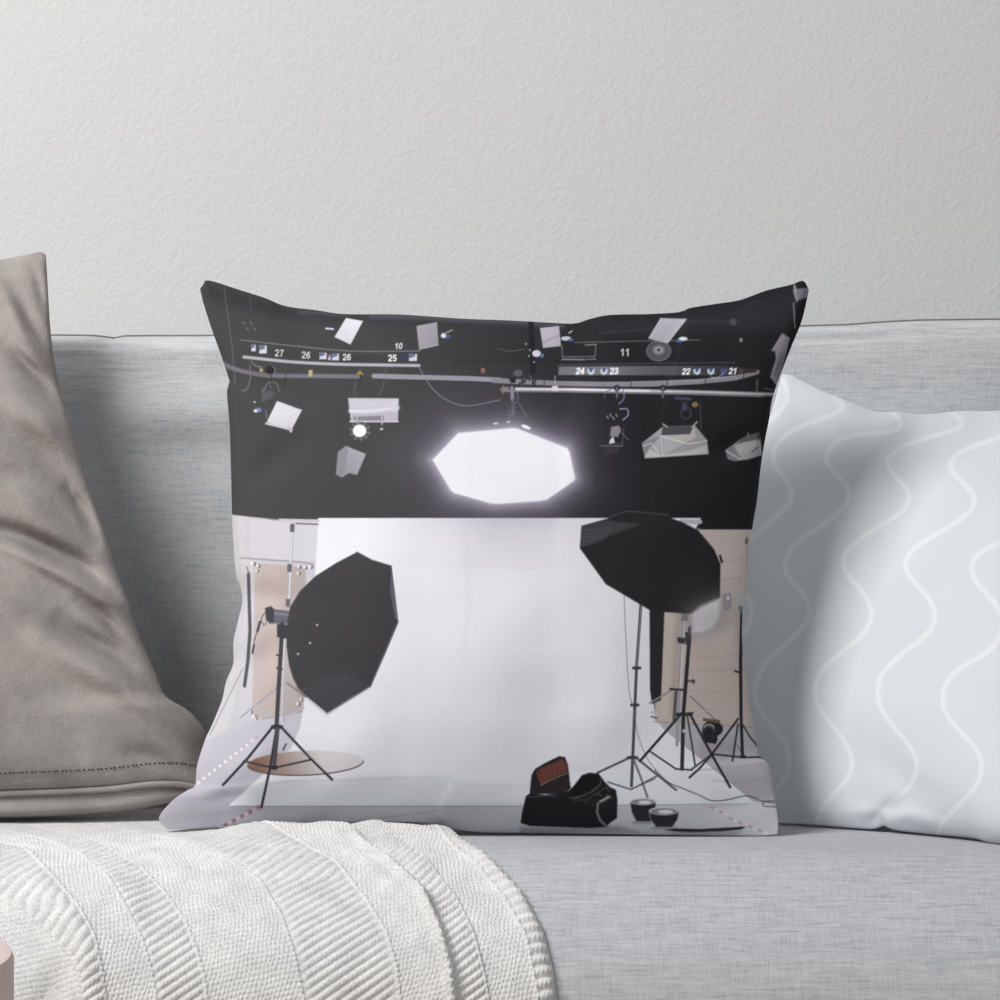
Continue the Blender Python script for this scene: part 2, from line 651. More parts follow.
# grey concrete floor left
poly([(140, 745), (205, 741), (222, 733), (246, 724), (262, 719), (304, 712), (304, 860), (140, 860)], (186, 184, 194), 1, 0.6, (170, 168, 178), (230, 730, 180, 830))
line([(262, 719), (304, 711)], 0.8, (130, 126, 132), 0.8)
poly([(186, 795), (225, 800), (262, 806), (330, 807), (330, 860), (150, 860), (150, 800)], (160, 157, 167), 0.85, 2.5)
# white seamless paper: hanging, sweep and foreground
poly([(318.2, 518), (701, 518), (652, 620), (652, 690), (655, 714), (665, 730), (700, 758), (757, 804), (500, 806), (228, 806), (268, 770), (291, 748), (300, 728), (304, 702), (309, 640), (315, 575)],
     (226, 226, 232), 1, 0.5, (217, 218, 224), (450, 560, 470, 800))
poly([(520, 560), (652, 560), (652, 700), (757, 803), (520, 803)], (210, 210, 216), 0.45, 25)
# dark wall's lower edge over everything
line([(280, 520.2), (318, 521)], 3.0, (190, 188, 194))
line([(296, 523.5), (318, 524.4)], 1.3, (95, 93, 98))
# front floor strip
poly([(226, 806), (500, 806), (756, 803.5), (790, 804), (790, 860), (200, 860)], (170, 168, 175), 1, 0.6, (184, 183, 188), (330, 806, 520, 806))
poly([(400, 806.5), (530, 806), (530, 822), (400, 822)], (178, 177, 182), 0.6, 6)
line([(228, 806.2), (500, 806.4), (755, 803.6)], 0.9, (150, 148, 154), 0.7)
line([(380, 818), (420, 813), (440, 811)], 1.4, (135, 134, 140), 0.5, 1.0)
# --- right rear: plywood wall, floor
poly([(655, 529), (752, 529), (790, 529), (790, 760), (655, 722)], (189, 178, 173), 1, 0.6, (180, 168, 163), (690, 540, 690, 720))
poly([(698, 529), (752, 529), (748, 600), (720, 600), (714, 549)], (196, 186, 183), 0.7, 3)
for y in (560, 578, 655, 668, 690):
    curve([(690, y), (712, y + 3), (745, y - 2)], 1.2, (162, 146, 140), 0.45, 1)
poly([(664, 612), (675, 612), (671, 715), (657, 720)], (192, 178, 172), 0.6, 3)
poly([(676, 612), (682, 612), (676, 716), (669, 716)], (160, 142, 136), 0.5, 2.5)
line([(747, 533), (747, 560), (744, 600), (746, 650)], 1.2, (150, 140, 138), 0.6)
poly([(745.5, 538), (748.5, 538), (748, 544), (745, 544)], (112, 104, 104))
poly([(652, 716), (668, 722), (700, 723), (752, 726), (790, 730), (790, 812), (757, 804), (700, 758), (665, 730)], (171, 168, 173), 1, 0.6, (160, 157, 162), (690, 720, 740, 800))
line([(653, 722), (676, 723), (752, 727)], 0.8, (120, 112, 112), 0.6)
curve([(700, 770), (730, 768), (765, 763)], 1.2, (140, 137, 143), 0.5, 1)
curve([(712, 780), (740, 783), (768, 778)], 1.0, (140, 137, 143), 0.5, 1)
poly([(748, 802), (790, 797), (790, 812), (748, 807)], (196, 195, 199), 0.6, 2)
# black hanging drape
poly([(649.5, 608), (664.5, 610), (661, 700), (652, 704), (650, 690)], (40, 39, 43), 1, 0.6)
line([(651, 712), (657, 713)], 2, (190, 188, 192))
line([(651, 716.5), (657, 718)], 1.2, (70, 68, 72))

# --- ceiling rails, catwalk numbers
poly([(205, 283), (300, 309), (345, 314), (460, 318), (560, 324), (560, 330), (440, 326), (340, 324), (280, 318), (205, 300)], (48, 47, 52), 0.55, 5)
line([(372, 316), (420, 317), (470, 320), (520, 322), (562, 326)], 5, (96, 93, 104), 0.55, 2.5)
line([(300, 312), (345, 314)], 4, (88, 86, 95), 0.5, 2)
poly([(600, 322), (690, 316), (745, 308), (800, 290), (790, 330), (700, 330), (600, 335)], (50, 49, 55), 0.5, 6)
curve([(600, 333), (640, 330), (690, 322), (740, 322)], 1.2, (66, 64, 72), 0.6, 1)
line([(224, 288), (232, 345), (235, 384)], 0.7, (128, 128, 130), 0.6)
line([(250, 296), (251, 309)], 0.6, (110, 110, 112), 0.5)
curve([(250, 365), (250, 380), (246, 390), (242, 390)], 0.8, (150, 149, 152), 0.7)
curve([(251, 361), (256, 366), (262, 367)], 1.2, (130, 128, 134), 0.7)
for k in range(4):
    line([(243 + k * 3.5, 322 + (k % 2) * 6), (245 + k * 3.5, 324 + (k % 2) * 6)], 0.9, (150, 149, 152), 0.6)
curve([(241, 340), (286, 345), (350, 351), (420, 351)], 1.0, (118, 116, 121))
curve([(244, 357), (287, 361.5), (320, 363.5), (350, 364.5), (419, 365.5)], 3.0, (168, 166, 174))
poly([(246, 347), (287, 351), (350, 355), (418, 355), (418, 363), (350, 362), (287, 358), (246, 354)], (60, 60, 62), 0.6)
for x, y, ww, hh in ((253.5, 348, 4.5, 6.5), (263, 349.5, 7.5, 8), (323, 356, 7, 6.5), (329.3, 357.5, 2.5, 5), (335.5, 357, 7, 6.5), (413, 357.5, 8, 7)):
    poly([(x - ww / 2, y - hh / 2), (x + ww / 2, y - hh / 2), (x + ww / 2, y + hh / 2), (x - ww / 2, y + hh / 2)], (196, 198, 206))
    poly([(x - ww / 2, y - hh / 2), (x + ww / 4, y - hh / 2), (x + ww / 4, y - hh / 8), (x - ww / 2, y + hh / 8)], (80, 88, 122), 0.85)
poly([(400.5, 355), (405.5, 355), (405.5, 360), (400.5, 360)], (58, 62, 92))
text('27', 279.3, 353, 6.6, (205, 205, 207), 0, 0.01, 0.05)
text('26', 306, 355, 6.6, (205, 205, 207), 0, 0.01, 0.04)
text('26', 346.8, 357, 6.2, (215, 215, 217), 0, 0.02)
text('10', 398.6, 346, 5.8, (205, 205, 207), 0.15, 0.03)
text('25', 392.4, 358, 6.4, (220, 220, 222), 0, 0.03)
curve([(224, 364), (232, 368), (246, 372), (270, 375.5), (320, 376)], 4.2, (110, 107, 117))
line([(316, 376), (358, 376.5)], 4.2, (112, 110, 118))
line([(374, 376), (410, 377), (470, 378.5), (500, 380)], 4.8, (142, 140, 151))
line([(494, 380.5), (560, 383.5), (600, 384.2), (650, 384.2), (700, 381.5), (735, 378), (757, 372)], 5, (128, 126, 134))
line([(630, 382), (700, 380), (735, 376)], 1.3, (150, 148, 156), 0.7)
for x in (272, 286, 361, 545, 632, 668, 706, 744):
    line([(x, 374), (x - 1.2, 387)], 1, (45, 44, 48), 0.8)
poly([(308.5, 370), (312.5, 370), (312.5, 376.5), (308.5, 376.5)], (168, 160, 130))
poly([(356, 374), (360, 370), (364, 375)], (150, 120, 84))
poly([(259.5, 368), (263, 369), (263, 372), (259.5, 372)], (160, 150, 120))
for x in range(455, 560, 4):
    line([(x, 360), (x, 376)], 0.8, (42, 41, 45), 0.7)
poly([(481, 368), (485, 368), (485, 373), (481, 373)], (150, 100, 92), 0.8)
# pipe
line([(503, 389.5), (570, 390), (690, 392.3), (776, 395)], 5, (120, 118, 124))
line([(515, 389), (570, 389.5), (650, 391)], 2.2, (216, 215, 220))
line([(650, 391), (700, 392), (776, 394.5)], 1.8, (185, 184, 189))
line([(503, 386.5), (503, 393.5)], 1.6, (135, 100, 96))
line([(555, 376), (555, 387)], 0.8, (170, 170, 174))
poly([(552, 386), (558, 386), (558, 391), (552, 391)], (215, 214, 220))
for x in (512, 617, 663):
    ell(x, 388, 3.2, 3.2, (42, 41, 46))
    line([(x, 388), (x, 397)], 2.2, (95, 93, 102))
# lit fascia at the right
poly([(559, 366.5), (728, 365.5), (757, 369), (757, 372), (728, 375.5), (558, 375)], (112, 111, 119), 1, 0.6, (50, 49, 55), (600, 370, 730, 370))
line([(557, 365), (640, 363.5), (735, 362.5)], 1.2, (64, 63, 70))
text('24', 580.3, 371, 6.2, (232, 232, 236), 0.2, 0.035)
text('23', 614.3, 371, 6.2, (232, 232, 236), 0.1, 0.035)
text('22', 686.3, 371.4, 6.0, (226, 226, 230), 0.2, 0.035)
text('21', 733, 371, 6.0, (226, 226, 230), 0.2, 0.035)
text('11', 625, 352.3, 7.2, (205, 205, 208), 0, 0.012)
for x in (591, 604, 697, 711, 724):
    c = (190, 196, 208) if x < 712 else (70, 84, 120)
    poly([(x - 3.5, 369), (x + 3.5, 368.5), (x + 3.2, 373.5), (x, 375), (x - 3.5, 373)], c)
    poly([(x - 1.8, 368.5), (x + 2.4, 368.2), (x + 0.6, 372), (x - 1.2, 372)], (66, 78, 112))
ring(715, 372, 8, 5.5, 0.8, (190, 188, 196), 0.8, 10, 120)
ell(741, 371, 2.4, 1.8, (92, 60, 60))
line([(745, 371), (755, 370)], 2.2, (66, 44, 46))
line([(575, 342.5), (640, 341), (700, 340)], 0.8, (120, 118, 124), 0.8)
line([(562, 345.5), (562.5, 357), (595, 356.5), (596, 344.5)], 0.7, (150, 148, 155), 0.8)
line([(585, 345), (596, 344.5)], 0.9, (160, 158, 165), 0.8)
line([(562, 359.4), (585, 359.6)], 1.2, (165, 163, 170), 0.8)
line([(587, 359.2), (596, 359.2)], 0.9, (150, 148, 155), 0.8)
ell(658.7, 351, 12.4, 10.2, (78, 77, 84))
ring(658.7, 351, 12, 9.8, 0.9, (102, 101, 108))
for k in range(12):
    a = k * math.pi / 6
    line([(658.7 + 1.5 * math.cos(a), 350 + 1.3 * math.sin(a)), (658.7 + 5.5 * math.cos(a), 350 + 4.6 * math.sin(a))], 0.9, (168, 167, 174))
ell(658.7, 350, 1.7, 1.4, (38, 38, 42))

# --- studio lamps on the grid
def quad(p, c, c2=None):
    poly(p, c, 1, 0.5, c2, (p[0][0], p[0][1], p[2][0], p[2][1]) if c2 else None)
quad([(346, 318), (363, 321), (350.5, 344.5), (334.5, 337)], (214, 212, 220), (205, 203, 211))
ell(330, 327.5, 4, 2.2, (60, 66, 96)); line([(326, 328.5), (333, 329)], 1.6, (208, 206, 216))
quad([(416.5, 326), (437, 322), (438.5, 344.5), (419, 349.5)], (158, 155, 164), (140, 138, 146))
line([(420, 349), (438, 345)], 1.2, (160, 158, 165))
ell(446, 336.5, 4.5, 2.4, (70, 84, 124)); ell(443.5, 335.5, 2.6, 2.4, (205, 203, 212))
line([(446, 333), (452, 330)], 1.0, (160, 160, 170))
quad([(540, 328), (559, 326), (561, 346), (543, 348)], (176, 173, 183), (162, 159, 169))
line([(543, 343), (559, 335)], 0.6, (92, 90, 98), 0.8)
line([(531, 320), (533, 372)], 5.5, (30, 29, 33))
ell(566, 338.5, 5, 2.2, (184, 186, 198)); ell(571, 340, 3, 1.2, (74, 96, 140)); line([(569, 333), (572, 331)], 1, (200, 198, 204))
ell(536.5, 353.5, 4.2, 3.4, (196, 194, 204)); ell(542, 355.5, 1.8, 2.2, (84, 104, 146))
curve([(497, 348.5), (510, 351), (525, 349)], 0.6, (110, 108, 115), 0.8)
for x, y in ((530, 350), (529, 356), (534, 362), (526, 344)):
    ell(x, y, 0.9, 0.9, (160, 158, 164))
quad([(660.5, 318), (687, 319), (668, 343.5), (648, 338.5)], (174, 172, 180), (164, 162, 170))
for k in range(4):
    line([(664 + k * 5, 319), (652 + k * 5, 339)], 0.6, (150, 148, 156), 0.6)
ell(683, 338.8, 4.5, 1.9, (196, 198, 210)); ell(679, 341, 3, 1.3, (78, 92, 150))
ell(733, 322, 3.5, 3.5, (70, 68, 76)); ell(741, 340, 1.4, 2, (140, 138, 142))
ring(757, 308, 9, 7, 2.5, (42, 41, 46), 0.8)
# hanging cluster at the centre
ell(518, 373, 4.5, 3.4, (86, 84, 94)); poly([(508, 377), (516, 379), (515, 383), (511, 383)], (30, 29, 33))
for x, y, r in ((524, 380, 2.4), (530, 378, 2.0), (534, 382, 2.2), (521, 384, 2.0)):
    ell(x, y, r, r * 1.4, (40, 39, 44)); line([(x, y - 2), (x + 1.2, y + 2)], 0.7, (150, 148, 155), 0.8)
line([(512, 388), (512.5, 400)], 3.6, (130, 127, 140))
line([(512.5, 400), (513, 416)], 2.2, (78, 76, 86))
curve([(517, 392), (518, 400), (514, 404)], 0.7, (130, 128, 140), 0.8)
line([(519, 403), (524, 412), (527, 417)], 0.8, (120, 118, 130), 0.8)
for k in range(9):
    a = RNG.uniform(-1, 1, 4)
    line([(509 + 7 * a[0], 406 + 8 * a[1]), (510 + 7 * a[2], 414 + 8 * a[3])], 0.4, (112, 110, 120), 0.6)
curve([(419, 367), (424, 376), (432, 388), (445, 399), (462, 405.5), (478, 404.5), (500, 400)], 0.9, (128, 126, 135), 0.9)
curve([(356, 382), (354, 392), (358, 400)], 0.6, (112, 111, 116), 0.8)
curve([(386, 366), (383, 386), (378, 396)], 0.6, (112, 111, 116), 0.8)
# lamp lower left
for p in ([(264, 391), (267, 384), (272, 382)], [(273, 382), (277, 384), (279, 391)], [(270, 384), (271, 388)], [(262, 393), (263, 388)]):
    curve(p, 0.8, (138, 136, 142), 0.8)
ell(270, 370, 4.4, 4.2, (40, 40, 43)); ring(270, 371, 5, 5.5, 0.8, (130, 128, 134), 0.8, -60, 60)
poly([(262, 393), (270, 390), (275, 394), (270, 399), (262, 402)], (88, 86, 92), 0.9)
quad([(277, 401), (302, 410), (291.5, 430), (266.5, 422.5)], (206, 204, 212), (196, 194, 202))
line([(266, 423.5), (280, 427), (292, 430)], 1.8, (188, 186, 194)); line([(289, 428), (291, 431.5)], 2.4, (176, 174, 182))
line([(283, 417), (296, 411)], 0.9, (220, 219, 226), 0.8)
ell(258, 410, 3.6, 2.4, (112, 118, 150)); ell(255.5, 411, 2, 1.4, (205, 204, 214)); ell(254.5, 402, 1, 0.8, (200, 200, 205))
line([(266, 410), (266.5, 418)], 1, (120, 124, 150), 0.8)
# striplight
quad([(348, 398), (398.5, 398.5), (398, 422), (351, 422)], (176, 174, 183))
poly([(349, 399), (398, 399), (398, 408), (350, 409)], (190, 188, 197), 1, 1.5)
curve([(350, 411), (370, 411), (398, 408)], 3.2, (216, 214, 222), 0.9, 1.4)
poly([(391, 399), (398, 399), (398, 413), (392, 413)], (196, 195, 204), 0.8)
poly([(353, 416.5), (384, 415.5), (384, 421.5), (354, 421.5)], (128, 126, 134))
line([(350, 421.5), (398, 421.5)], 1.4, (198, 196, 204))
for x in (357, 382):
    line([(x, 416), (x, 424)], 1.6, (170, 168, 176))
ell(360, 431, 10, 9.5, (92, 91, 95), 0.55)
for k in range(10):
    a = k * 0.63 + 0.2
    line([(360 + 7.5 * math.cos(a), 431 + 7 * math.sin(a)), (360 + 10.5 * math.cos(a), 431 + 9.5 * math.sin(a))], 0.9, (140, 138, 146), 0.8)
ell(359.6, 430.8, 6.7, 6.2, (232, 231, 236))
ell(381.5, 429, 1.8, 1, (190, 189, 196))
poly([(346, 446), (366, 454), (357, 475), (349, 473), (342, 477.5), (336, 474), (338, 452)], (160, 157, 167), 1, 0.6, (140, 137, 146), (360, 450, 338, 470))
poly([(346, 446), (348, 450), (345, 472), (340, 477), (336, 474), (338, 452)], (132, 129, 139), 0.8)
# big octagonal softbox, glowing face printed white with its bloom
OCT = [(432.6, 459.8), (458, 433.2), (465, 432.4), (512, 428), (517, 428.4), (567, 448), (569.5, 452), (575.3, 478.5), (573, 481.5), (547, 499.5), (540, 501), (497, 504), (490, 503.2), (454, 493), (450.5, 490)]
halo(OCT, 26, (128, 122, 142), 0.62)
halo(OCT, 7, (200, 197, 214), 0.62)
poly(OCT, (229, 229, 235), 1, 0.8)
ell(526, 427, 5, 1.6, (236, 235, 240), 1, 22); ell(508.5, 422, 2.2, 0.9, (190, 188, 200)); ell(495.5, 423.5, 2.6, 0.8, (215, 213, 222))
# spot cluster right of centre
curve([(604, 398), (606, 392), (612, 389)], 0.8, (92, 98, 130)); curve([(623, 390), (624, 398), (619, 404)], 1.1, (110, 118, 156))
curve([(620, 409), (627, 409), (628, 415), (623, 420)], 1.2, (140, 142, 170))
for x, y in ((610, 414), (613, 417), (616, 414), (607, 416)):
    line([(x, y), (x + 1.2, y + 2.4)], 0.8, (170, 168, 176))
poly([(611, 427), (619, 425.5), (621, 430), (618, 437), (610, 436)], (132, 130, 134), 1, 0.6)
poly([(610, 440), (613, 436), (615, 443), (609, 444)], (208, 207, 210))
poly([(603, 445), (622, 442), (618, 452), (604, 456)], (58, 56, 60)); line([(600, 446), (623, 446)], 0.8, (112, 110, 116))
line([(621, 432), (628, 440)], 1.2, (92, 90, 98)); line([(624, 428), (622, 446)], 0.8, (92, 90, 98))
# box reflector right
poly([(642, 443), (663, 426.5), (695, 425.5), (707, 440), (708.5, 454), (645, 458)], (148, 147, 151))
poly([(642, 443), (662, 435), (661, 456.5), (645, 458)], (128, 127, 132), 1, 0.6)
poly([(645, 456), (650, 448), (661, 455.5), (690, 451), (707, 444), (708.5, 454), (645, 458)], (186, 185, 188), 0.85, 1)
poly([(663, 426.5), (694, 425.5), (690, 435), (661, 435.5)], (74, 73, 78))
poly([(661, 435.5), (690, 434), (694, 426), (696, 437), (685, 443), (668, 440)], (176, 172, 172), 0.9)
poly([(663, 437), (685, 443), (664, 455)], (166, 165, 170), 0.9); poly([(661, 436), (663, 455), (650, 447)], (158, 157, 162), 0.9)
line([(661, 436), (688, 444), (707, 441)], 0.9, (205, 204, 208)); line([(643, 446), (651, 443), (661, 456)], 0.8, (205, 204, 208), 0.9)
line([(661, 436), (663, 456)], 0.7, (215, 214, 218), 0.9)
line([(663, 424), (667, 427)], 1.6, (150, 148, 152)); line([(692, 427), (697, 422)], 1.6, (150, 148, 152))
line([(700, 404), (701, 430)], 0.6, (90, 88, 94)); ell(695, 404.5, 3.2, 2.6, (132, 108, 70))
line([(676, 398), (690, 399)], 3, (62, 64, 84)); poly([(682, 402), (687, 402), (687, 411), (682, 411)], (58, 60, 78)); ring(686, 413, 5, 6, 0.9, (76, 74, 82))
# fixture cut by the right edge
poly([(725.5, 450), (744, 437), (760, 432), (762, 455), (748, 459.5), (735, 461), (728, 459)], (156, 155, 159))
poly([(725.5, 450), (733, 445), (741, 458), (735, 461), (728, 459)], (118, 117, 124)); line([(726, 451), (740, 459)], 0.8, (205, 204, 208))
poly([(736, 444), (744, 437), (760, 432), (760, 439)], (88, 86, 90), 0.9)
line([(752, 452), (758, 447)], 1.4, (92, 90, 94)); line([(748, 433), (748.5, 437)], 1, (150, 148, 152))
# pale drape and beam at the upper right corner
poly([(782, 333), (790, 338), (786, 354), (777, 386), (770, 377), (776, 358), (775, 351), (771, 351)], (140, 137, 148), 1, 0.6)
poly([(780, 352), (786, 354), (778, 382), (774, 374)], (112, 109, 120), 0.8, 1)
poly([(794, 283), (797, 289), (812, 287), (812, 296), (796, 301), (793, 292)], (120, 117, 128), 1, 0.5)
line([(793.5, 303), (795, 328)], 1.2, (128, 126, 136)); line([(794, 283), (797, 302)], 0.9, (150, 148, 156))
line([(757, 380), (757, 391)], 2, (80, 78, 86)); line([(764, 388), (775, 391)], 1.2, (96, 94, 102))
poly([(764, 396), (775, 396), (766, 430), (758, 440)], (28, 27, 31), 0.8, 2)
line([(681.5, 521.3), (700, 522)], 4.4, (182, 180, 188))
poly([(699, 524), (753, 524), (753, 529.5), (700, 529.5)], (34, 33, 37), 1, 0.5)

# --- left stands and softbox
line([(292.5, 524), (289.5, 600), (287, 640), (284.5, 720)], 2.6, (168, 166, 173)); line([(292, 530), (289, 600)], 0.9, (232, 231, 236))
for x, y in ((292.3, 528), (289.5, 568), (288, 603)):
    poly([(x - 2.2, y - 4), (x + 2.4, y - 4), (x + 2, y + 4), (x - 2.2, y + 4)], (98, 96, 104))
line([(284, 683), (262, 700), (240, 718)], 1.8, (158, 156, 163)); line([(287, 683), (306, 697)], 1.6, (120, 118, 125))
line([(254, 706), (276, 716)], 1.6, (176, 174, 181)); line([(286, 716), (304, 708)], 1.8, (176, 174, 181))
poly([(269, 608.5), (290, 611), (291, 624), (269, 623.5)], (98, 95, 107), 1, 0.6); line([(270, 613), (290, 615)], 2.4, (122, 119, 131), 0.9, 1)
poly([(265, 608), (271, 606), (274, 609), (274, 622), (270, 623), (266, 620)], (64, 63, 68), 1, 0.6)
curve([(266, 612), (262, 617), (261, 622)], 0.8, (70, 69, 74)); curve([(267, 622), (264, 625), (262, 622)], 0.7, (70, 69, 74))
line([(260, 622), (257.5, 631)], 2.6, (72, 71, 76)); curve([(257.5, 631), (254.5, 640), (253.5, 650)], 0.9, (72, 71, 76)); line([(254, 645), (252.5, 653)], 2, (72, 71, 76))
line([(282, 624), (281.5, 640), (278.5, 690), (276.5, 728)], 4.2, (66, 65, 70)); line([(284.3, 640), (281, 726)], 1.2, (196, 195, 200))
poly([(277, 624), (290, 625), (288, 639), (277, 637)], (62, 61, 66))
for y in (655, 668):
    line([(277, y), (282, y + 1)], 2, (66, 65, 70))
ell(277, 727, 6.5, 2.6, (52, 51, 56))
for p in ([(271, 729), (248, 758), (223, 785)], [(283, 729), (310, 758), (332, 779.5)], [(276.5, 729), (270, 768), (261.5, 807)]):
    line(p, 2.4, (56, 55, 61))
line([(277.5, 729), (274, 768)], 4.2, (74, 72, 79)); line([(279.5, 729), (276, 766)], 1, (168, 166, 173))
line([(244, 761), (273, 768), (312, 759.5)], 2.0, (60, 59, 64))
ell(305.5, 763, 58, 12.2, (208, 206, 212), 1, -2.2)
_t = np.linspace(0, 2 * np.pi, 60, endpoint=False)
_c, _s = math.cos(math.radians(-2.2)), math.sin(math.radians(-2.2))
DISC = np.stack([305.5 + 58 * np.cos(_t) * _c - 12.2 * np.sin(_t) * _s, 763 + 58 * np.cos(_t) * _s + 12.2 * np.sin(_t) * _c], -1)
poly(DISC, (128, 98, 86), 1, 0.6, (207, 203, 206), (256, 764, 322, 754))
a = np.radians(np.linspace(2, 178, 60)); rr = math.radians(-2.2)
line(np.stack([305.5 + 58 * np.cos(a) * math.cos(rr) - 12.2 * np.sin(a) * math.sin(rr), 763 + 58 * np.cos(a) * math.sin(rr) + 12.2 * np.sin(a) * math.cos(rr)], -1), 1.3, (92, 86, 88))
line([(283, 750), (286, 744)], 1.6, (70, 68, 73))
for p in ([(271, 729), (248, 758), (223, 785)], [(283, 729), (310, 758), (332, 779.5)], [(276.5, 729), (270, 768), (261.5, 807)]):
    line(p, 2.3, (56, 55, 61))
line([(277.5, 729), (274, 768)], 4.0, (74, 72, 79)); line([(244, 761), (273, 768), (312, 759.5)], 1.9, (60, 59, 64)); ell(274, 767.5, 4, 2.2, (48, 47, 52))
SB = [(357, 552), (372, 560), (391.5, 566), (394.5, 590), (398.3, 622), (386, 652), (370.6, 686), (350, 698), (327, 713), (316, 704), (306, 696), (298, 688), (293, 678), (289, 665), (286.5, 646), (287, 625), (290, 607), (300, 591), (315.5, 576), (336, 563)]
poly(SB, (64, 63, 65), 1, 0.6, (58, 57, 61), (300, 600, 380, 690))
poly([(298, 688), (306, 696), (327, 713), (350, 698), (369, 686), (345, 672), (315, 680)], (74, 73, 78), 0.5, 4)
poly([(391.5, 566), (398.3, 622), (395, 618), (390, 590)], (98, 95, 106), 0.9)
line([(398, 622), (370.6, 686), (327, 713)], 1.5, (100, 98, 107))
line([(357, 552), (372, 560), (391.5, 566)], 0.9, (92, 91, 96))
for x, y in ((317, 625), (298, 654), (310, 643)):
    ell(x, y, 1.2, 1.1, (170, 168, 172))
# tape stripes on the floor
def dashes(a, b, n, wd, c1, c2):
    a, b = np.array(a, float), np.array(b, float)
    for k in range(n):
        p, q = a + (b - a) * k / n, a + (b - a) * (k + 1) / n
        line([p, q], wd, c1 if k % 2 == 0 else c2)
dashes((198, 783), (257, 737), 22, 2.6, (218, 216, 220), (182, 171, 176))
dashes((259, 807), (218, 829), 10, 4.0, (146, 116, 122), (186, 181, 187))

# --- right stands and softbox
line([(684, 612), (680, 670), (677, 745)], 3.2, (148, 147, 154)); line([(684.5, 614), (680, 690)], 1.0, (214, 213, 218))
poly([(681, 612), (689, 612), (688, 621), (681, 621)], (120, 119, 125))
poly([(677, 637), (686, 638), (685, 644), (678, 643)], (52, 51, 56))
line([(674, 689), (650, 703)], 1.8, (138, 136, 142)); line([(670, 689), (684, 690)], 2.4, (62, 61, 66))
line([(676, 692), (674, 720)], 3.2, (86, 84, 90))
line([(690, 696), (721, 725)], 1.2, (112, 108, 112)); line([(695, 717), (712, 709), (726, 725)], 1.6, (166, 162, 166))
ell(710.5, 731, 8.5, 10, (42, 41, 44)); ell(716, 729, 7, 6.5, (36, 35, 38)); poly([(703, 737), (718, 738), (716, 744), (703, 742)], (38, 37, 40))
ell(709, 729.5, 5.8, 5.6, (78, 77, 83)); ell(708.6, 731.5, 4.8, 4.4, (38, 37, 41)); ring(709, 727.5, 5, 3, 1.2, (170, 168, 174), 0.9, 190, 350)
poly([(703, 718), (720, 720), (720, 723), (703, 721)], (98, 82, 78))
line([(641.2, 600), (636.5, 668), (631.5, 786)], 3.0, (78, 77, 84)); line([(641, 606), (637, 666)], 0.8, (142, 141, 147))
for x, y in ((636, 668), (634, 705)):
    line([(x - 2.5, y), (x + 4, y)], 3, (62, 61, 67))
curve([(624, 594), (626, 640), (629, 690), (634, 710), (638, 735), (647, 758), (656, 770)], 0.7, (110, 109, 116), 0.9)
for p in ([(629, 758), (597, 773)], [(637, 758.5), (676, 790)]):
    line(p, 2.2, (84, 83, 89))
line([(633.5, 759), (641, 778), (648, 799)], 2.2, (112, 111, 117))
line([(608, 782), (631, 789.5), (657, 776)], 1.6, (92, 91, 97)); line([(634, 788), (655, 779)], 0.9, (92, 91, 97)); ell(632.5, 757.5, 6, 1.8, (62, 61, 67))
line([(690, 628), (687, 668), (683.5, 712), (682, 769)], 3.8, (46, 45, 50)); poly([(685, 632), (691.5, 632), (691, 645), (686, 645)], (42, 41, 46))
line([(690.5, 627), (693, 628)], 1, (60, 59, 65)); ell(693.5, 681.5, 1.7, 2.4, (84, 83, 88)); line([(687, 681), (693, 681)], 1.6, (52, 51, 56))
poly([(675, 713), (694, 712), (692, 716), (676, 716)], (46, 45, 50)); ell(684, 731, 1.8, 1.8, (180, 178, 184))
for p in ([(682, 713), (640, 761)], [(691, 716), (712, 755), (730, 787)]):
    line(p, 2.6, (48, 47, 52))
line([(687, 714), (692, 745), (695, 765)], 1.8, (62, 61, 67)); line([(649.5, 751), (676, 769), (692, 770)], 1.8, (52, 51, 56))
line([(692, 769), (711, 755)], 2.2, (84, 82, 90)); line([(689.5, 777.5), (700, 768), (712, 754), (738, 719)], 2.2, (50, 49, 54))
line([(741.8, 611), (740.6, 660), (741, 716), (742.5, 756)], 3.2, (40, 39, 44)); line([(735, 671), (741, 673)], 2, (46, 45, 50))
line([(741, 722), (750, 737), (760, 749)], 1.6, (52, 51, 56)); line([(738, 724), (732.5, 761)], 1.9, (58, 57, 62)); line([(737, 745), (741, 752)], 0.7, (80, 78, 84))
line([(712, 754), (743, 757.5), (762, 757)], 1.8, (44, 43, 48)); ell(743, 756.5, 3.2, 1.8, (40, 39, 44))
poly([(723, 594), (731, 593), (731.5, 607), (728, 611), (723.5, 610)], (150, 147, 152)); ell(728, 598, 1.8, 1.8, (232, 231, 234))
poly([(733, 595), (745, 594), (745.5, 606), (741, 611), (734, 607)], (182, 180, 184)); poly([(738, 606), (744, 606), (742.5, 613), (740, 613)], (120, 118, 123))
SR = [(581.6, 526), (608, 518.5), (620, 513), (632, 511), (650, 513.5), (668, 514), (671, 518), (682, 522), (698, 530), (714, 549), (720.5, 564), (720, 598), (692, 614), (664, 612), (650, 610), (606, 584), (580, 548)]
poly(SR, (37, 36, 39), 1, 0.6)
poly([(582, 526), (604, 520), (640, 524), (622, 531), (580.5, 547)], (66, 65, 71), 0.85, 1.5)
for k in range(5):
    curve([(582, 529 + 4 * k), (592, 530 + 3.4 * k), (612 - 2 * k, 527 + 3 * k)], 1.3, (88, 87, 94), 0.55, 0.8)
curve([(608, 518), (620, 513.5), (632, 511.5), (668, 515)], 1.0, (80, 79, 86), 0.8)
line([(580, 548), (606, 584), (650, 610)], 0.8, (66, 65, 72))
line([(720, 556), (722, 562)], 2.4, (40, 39, 43))
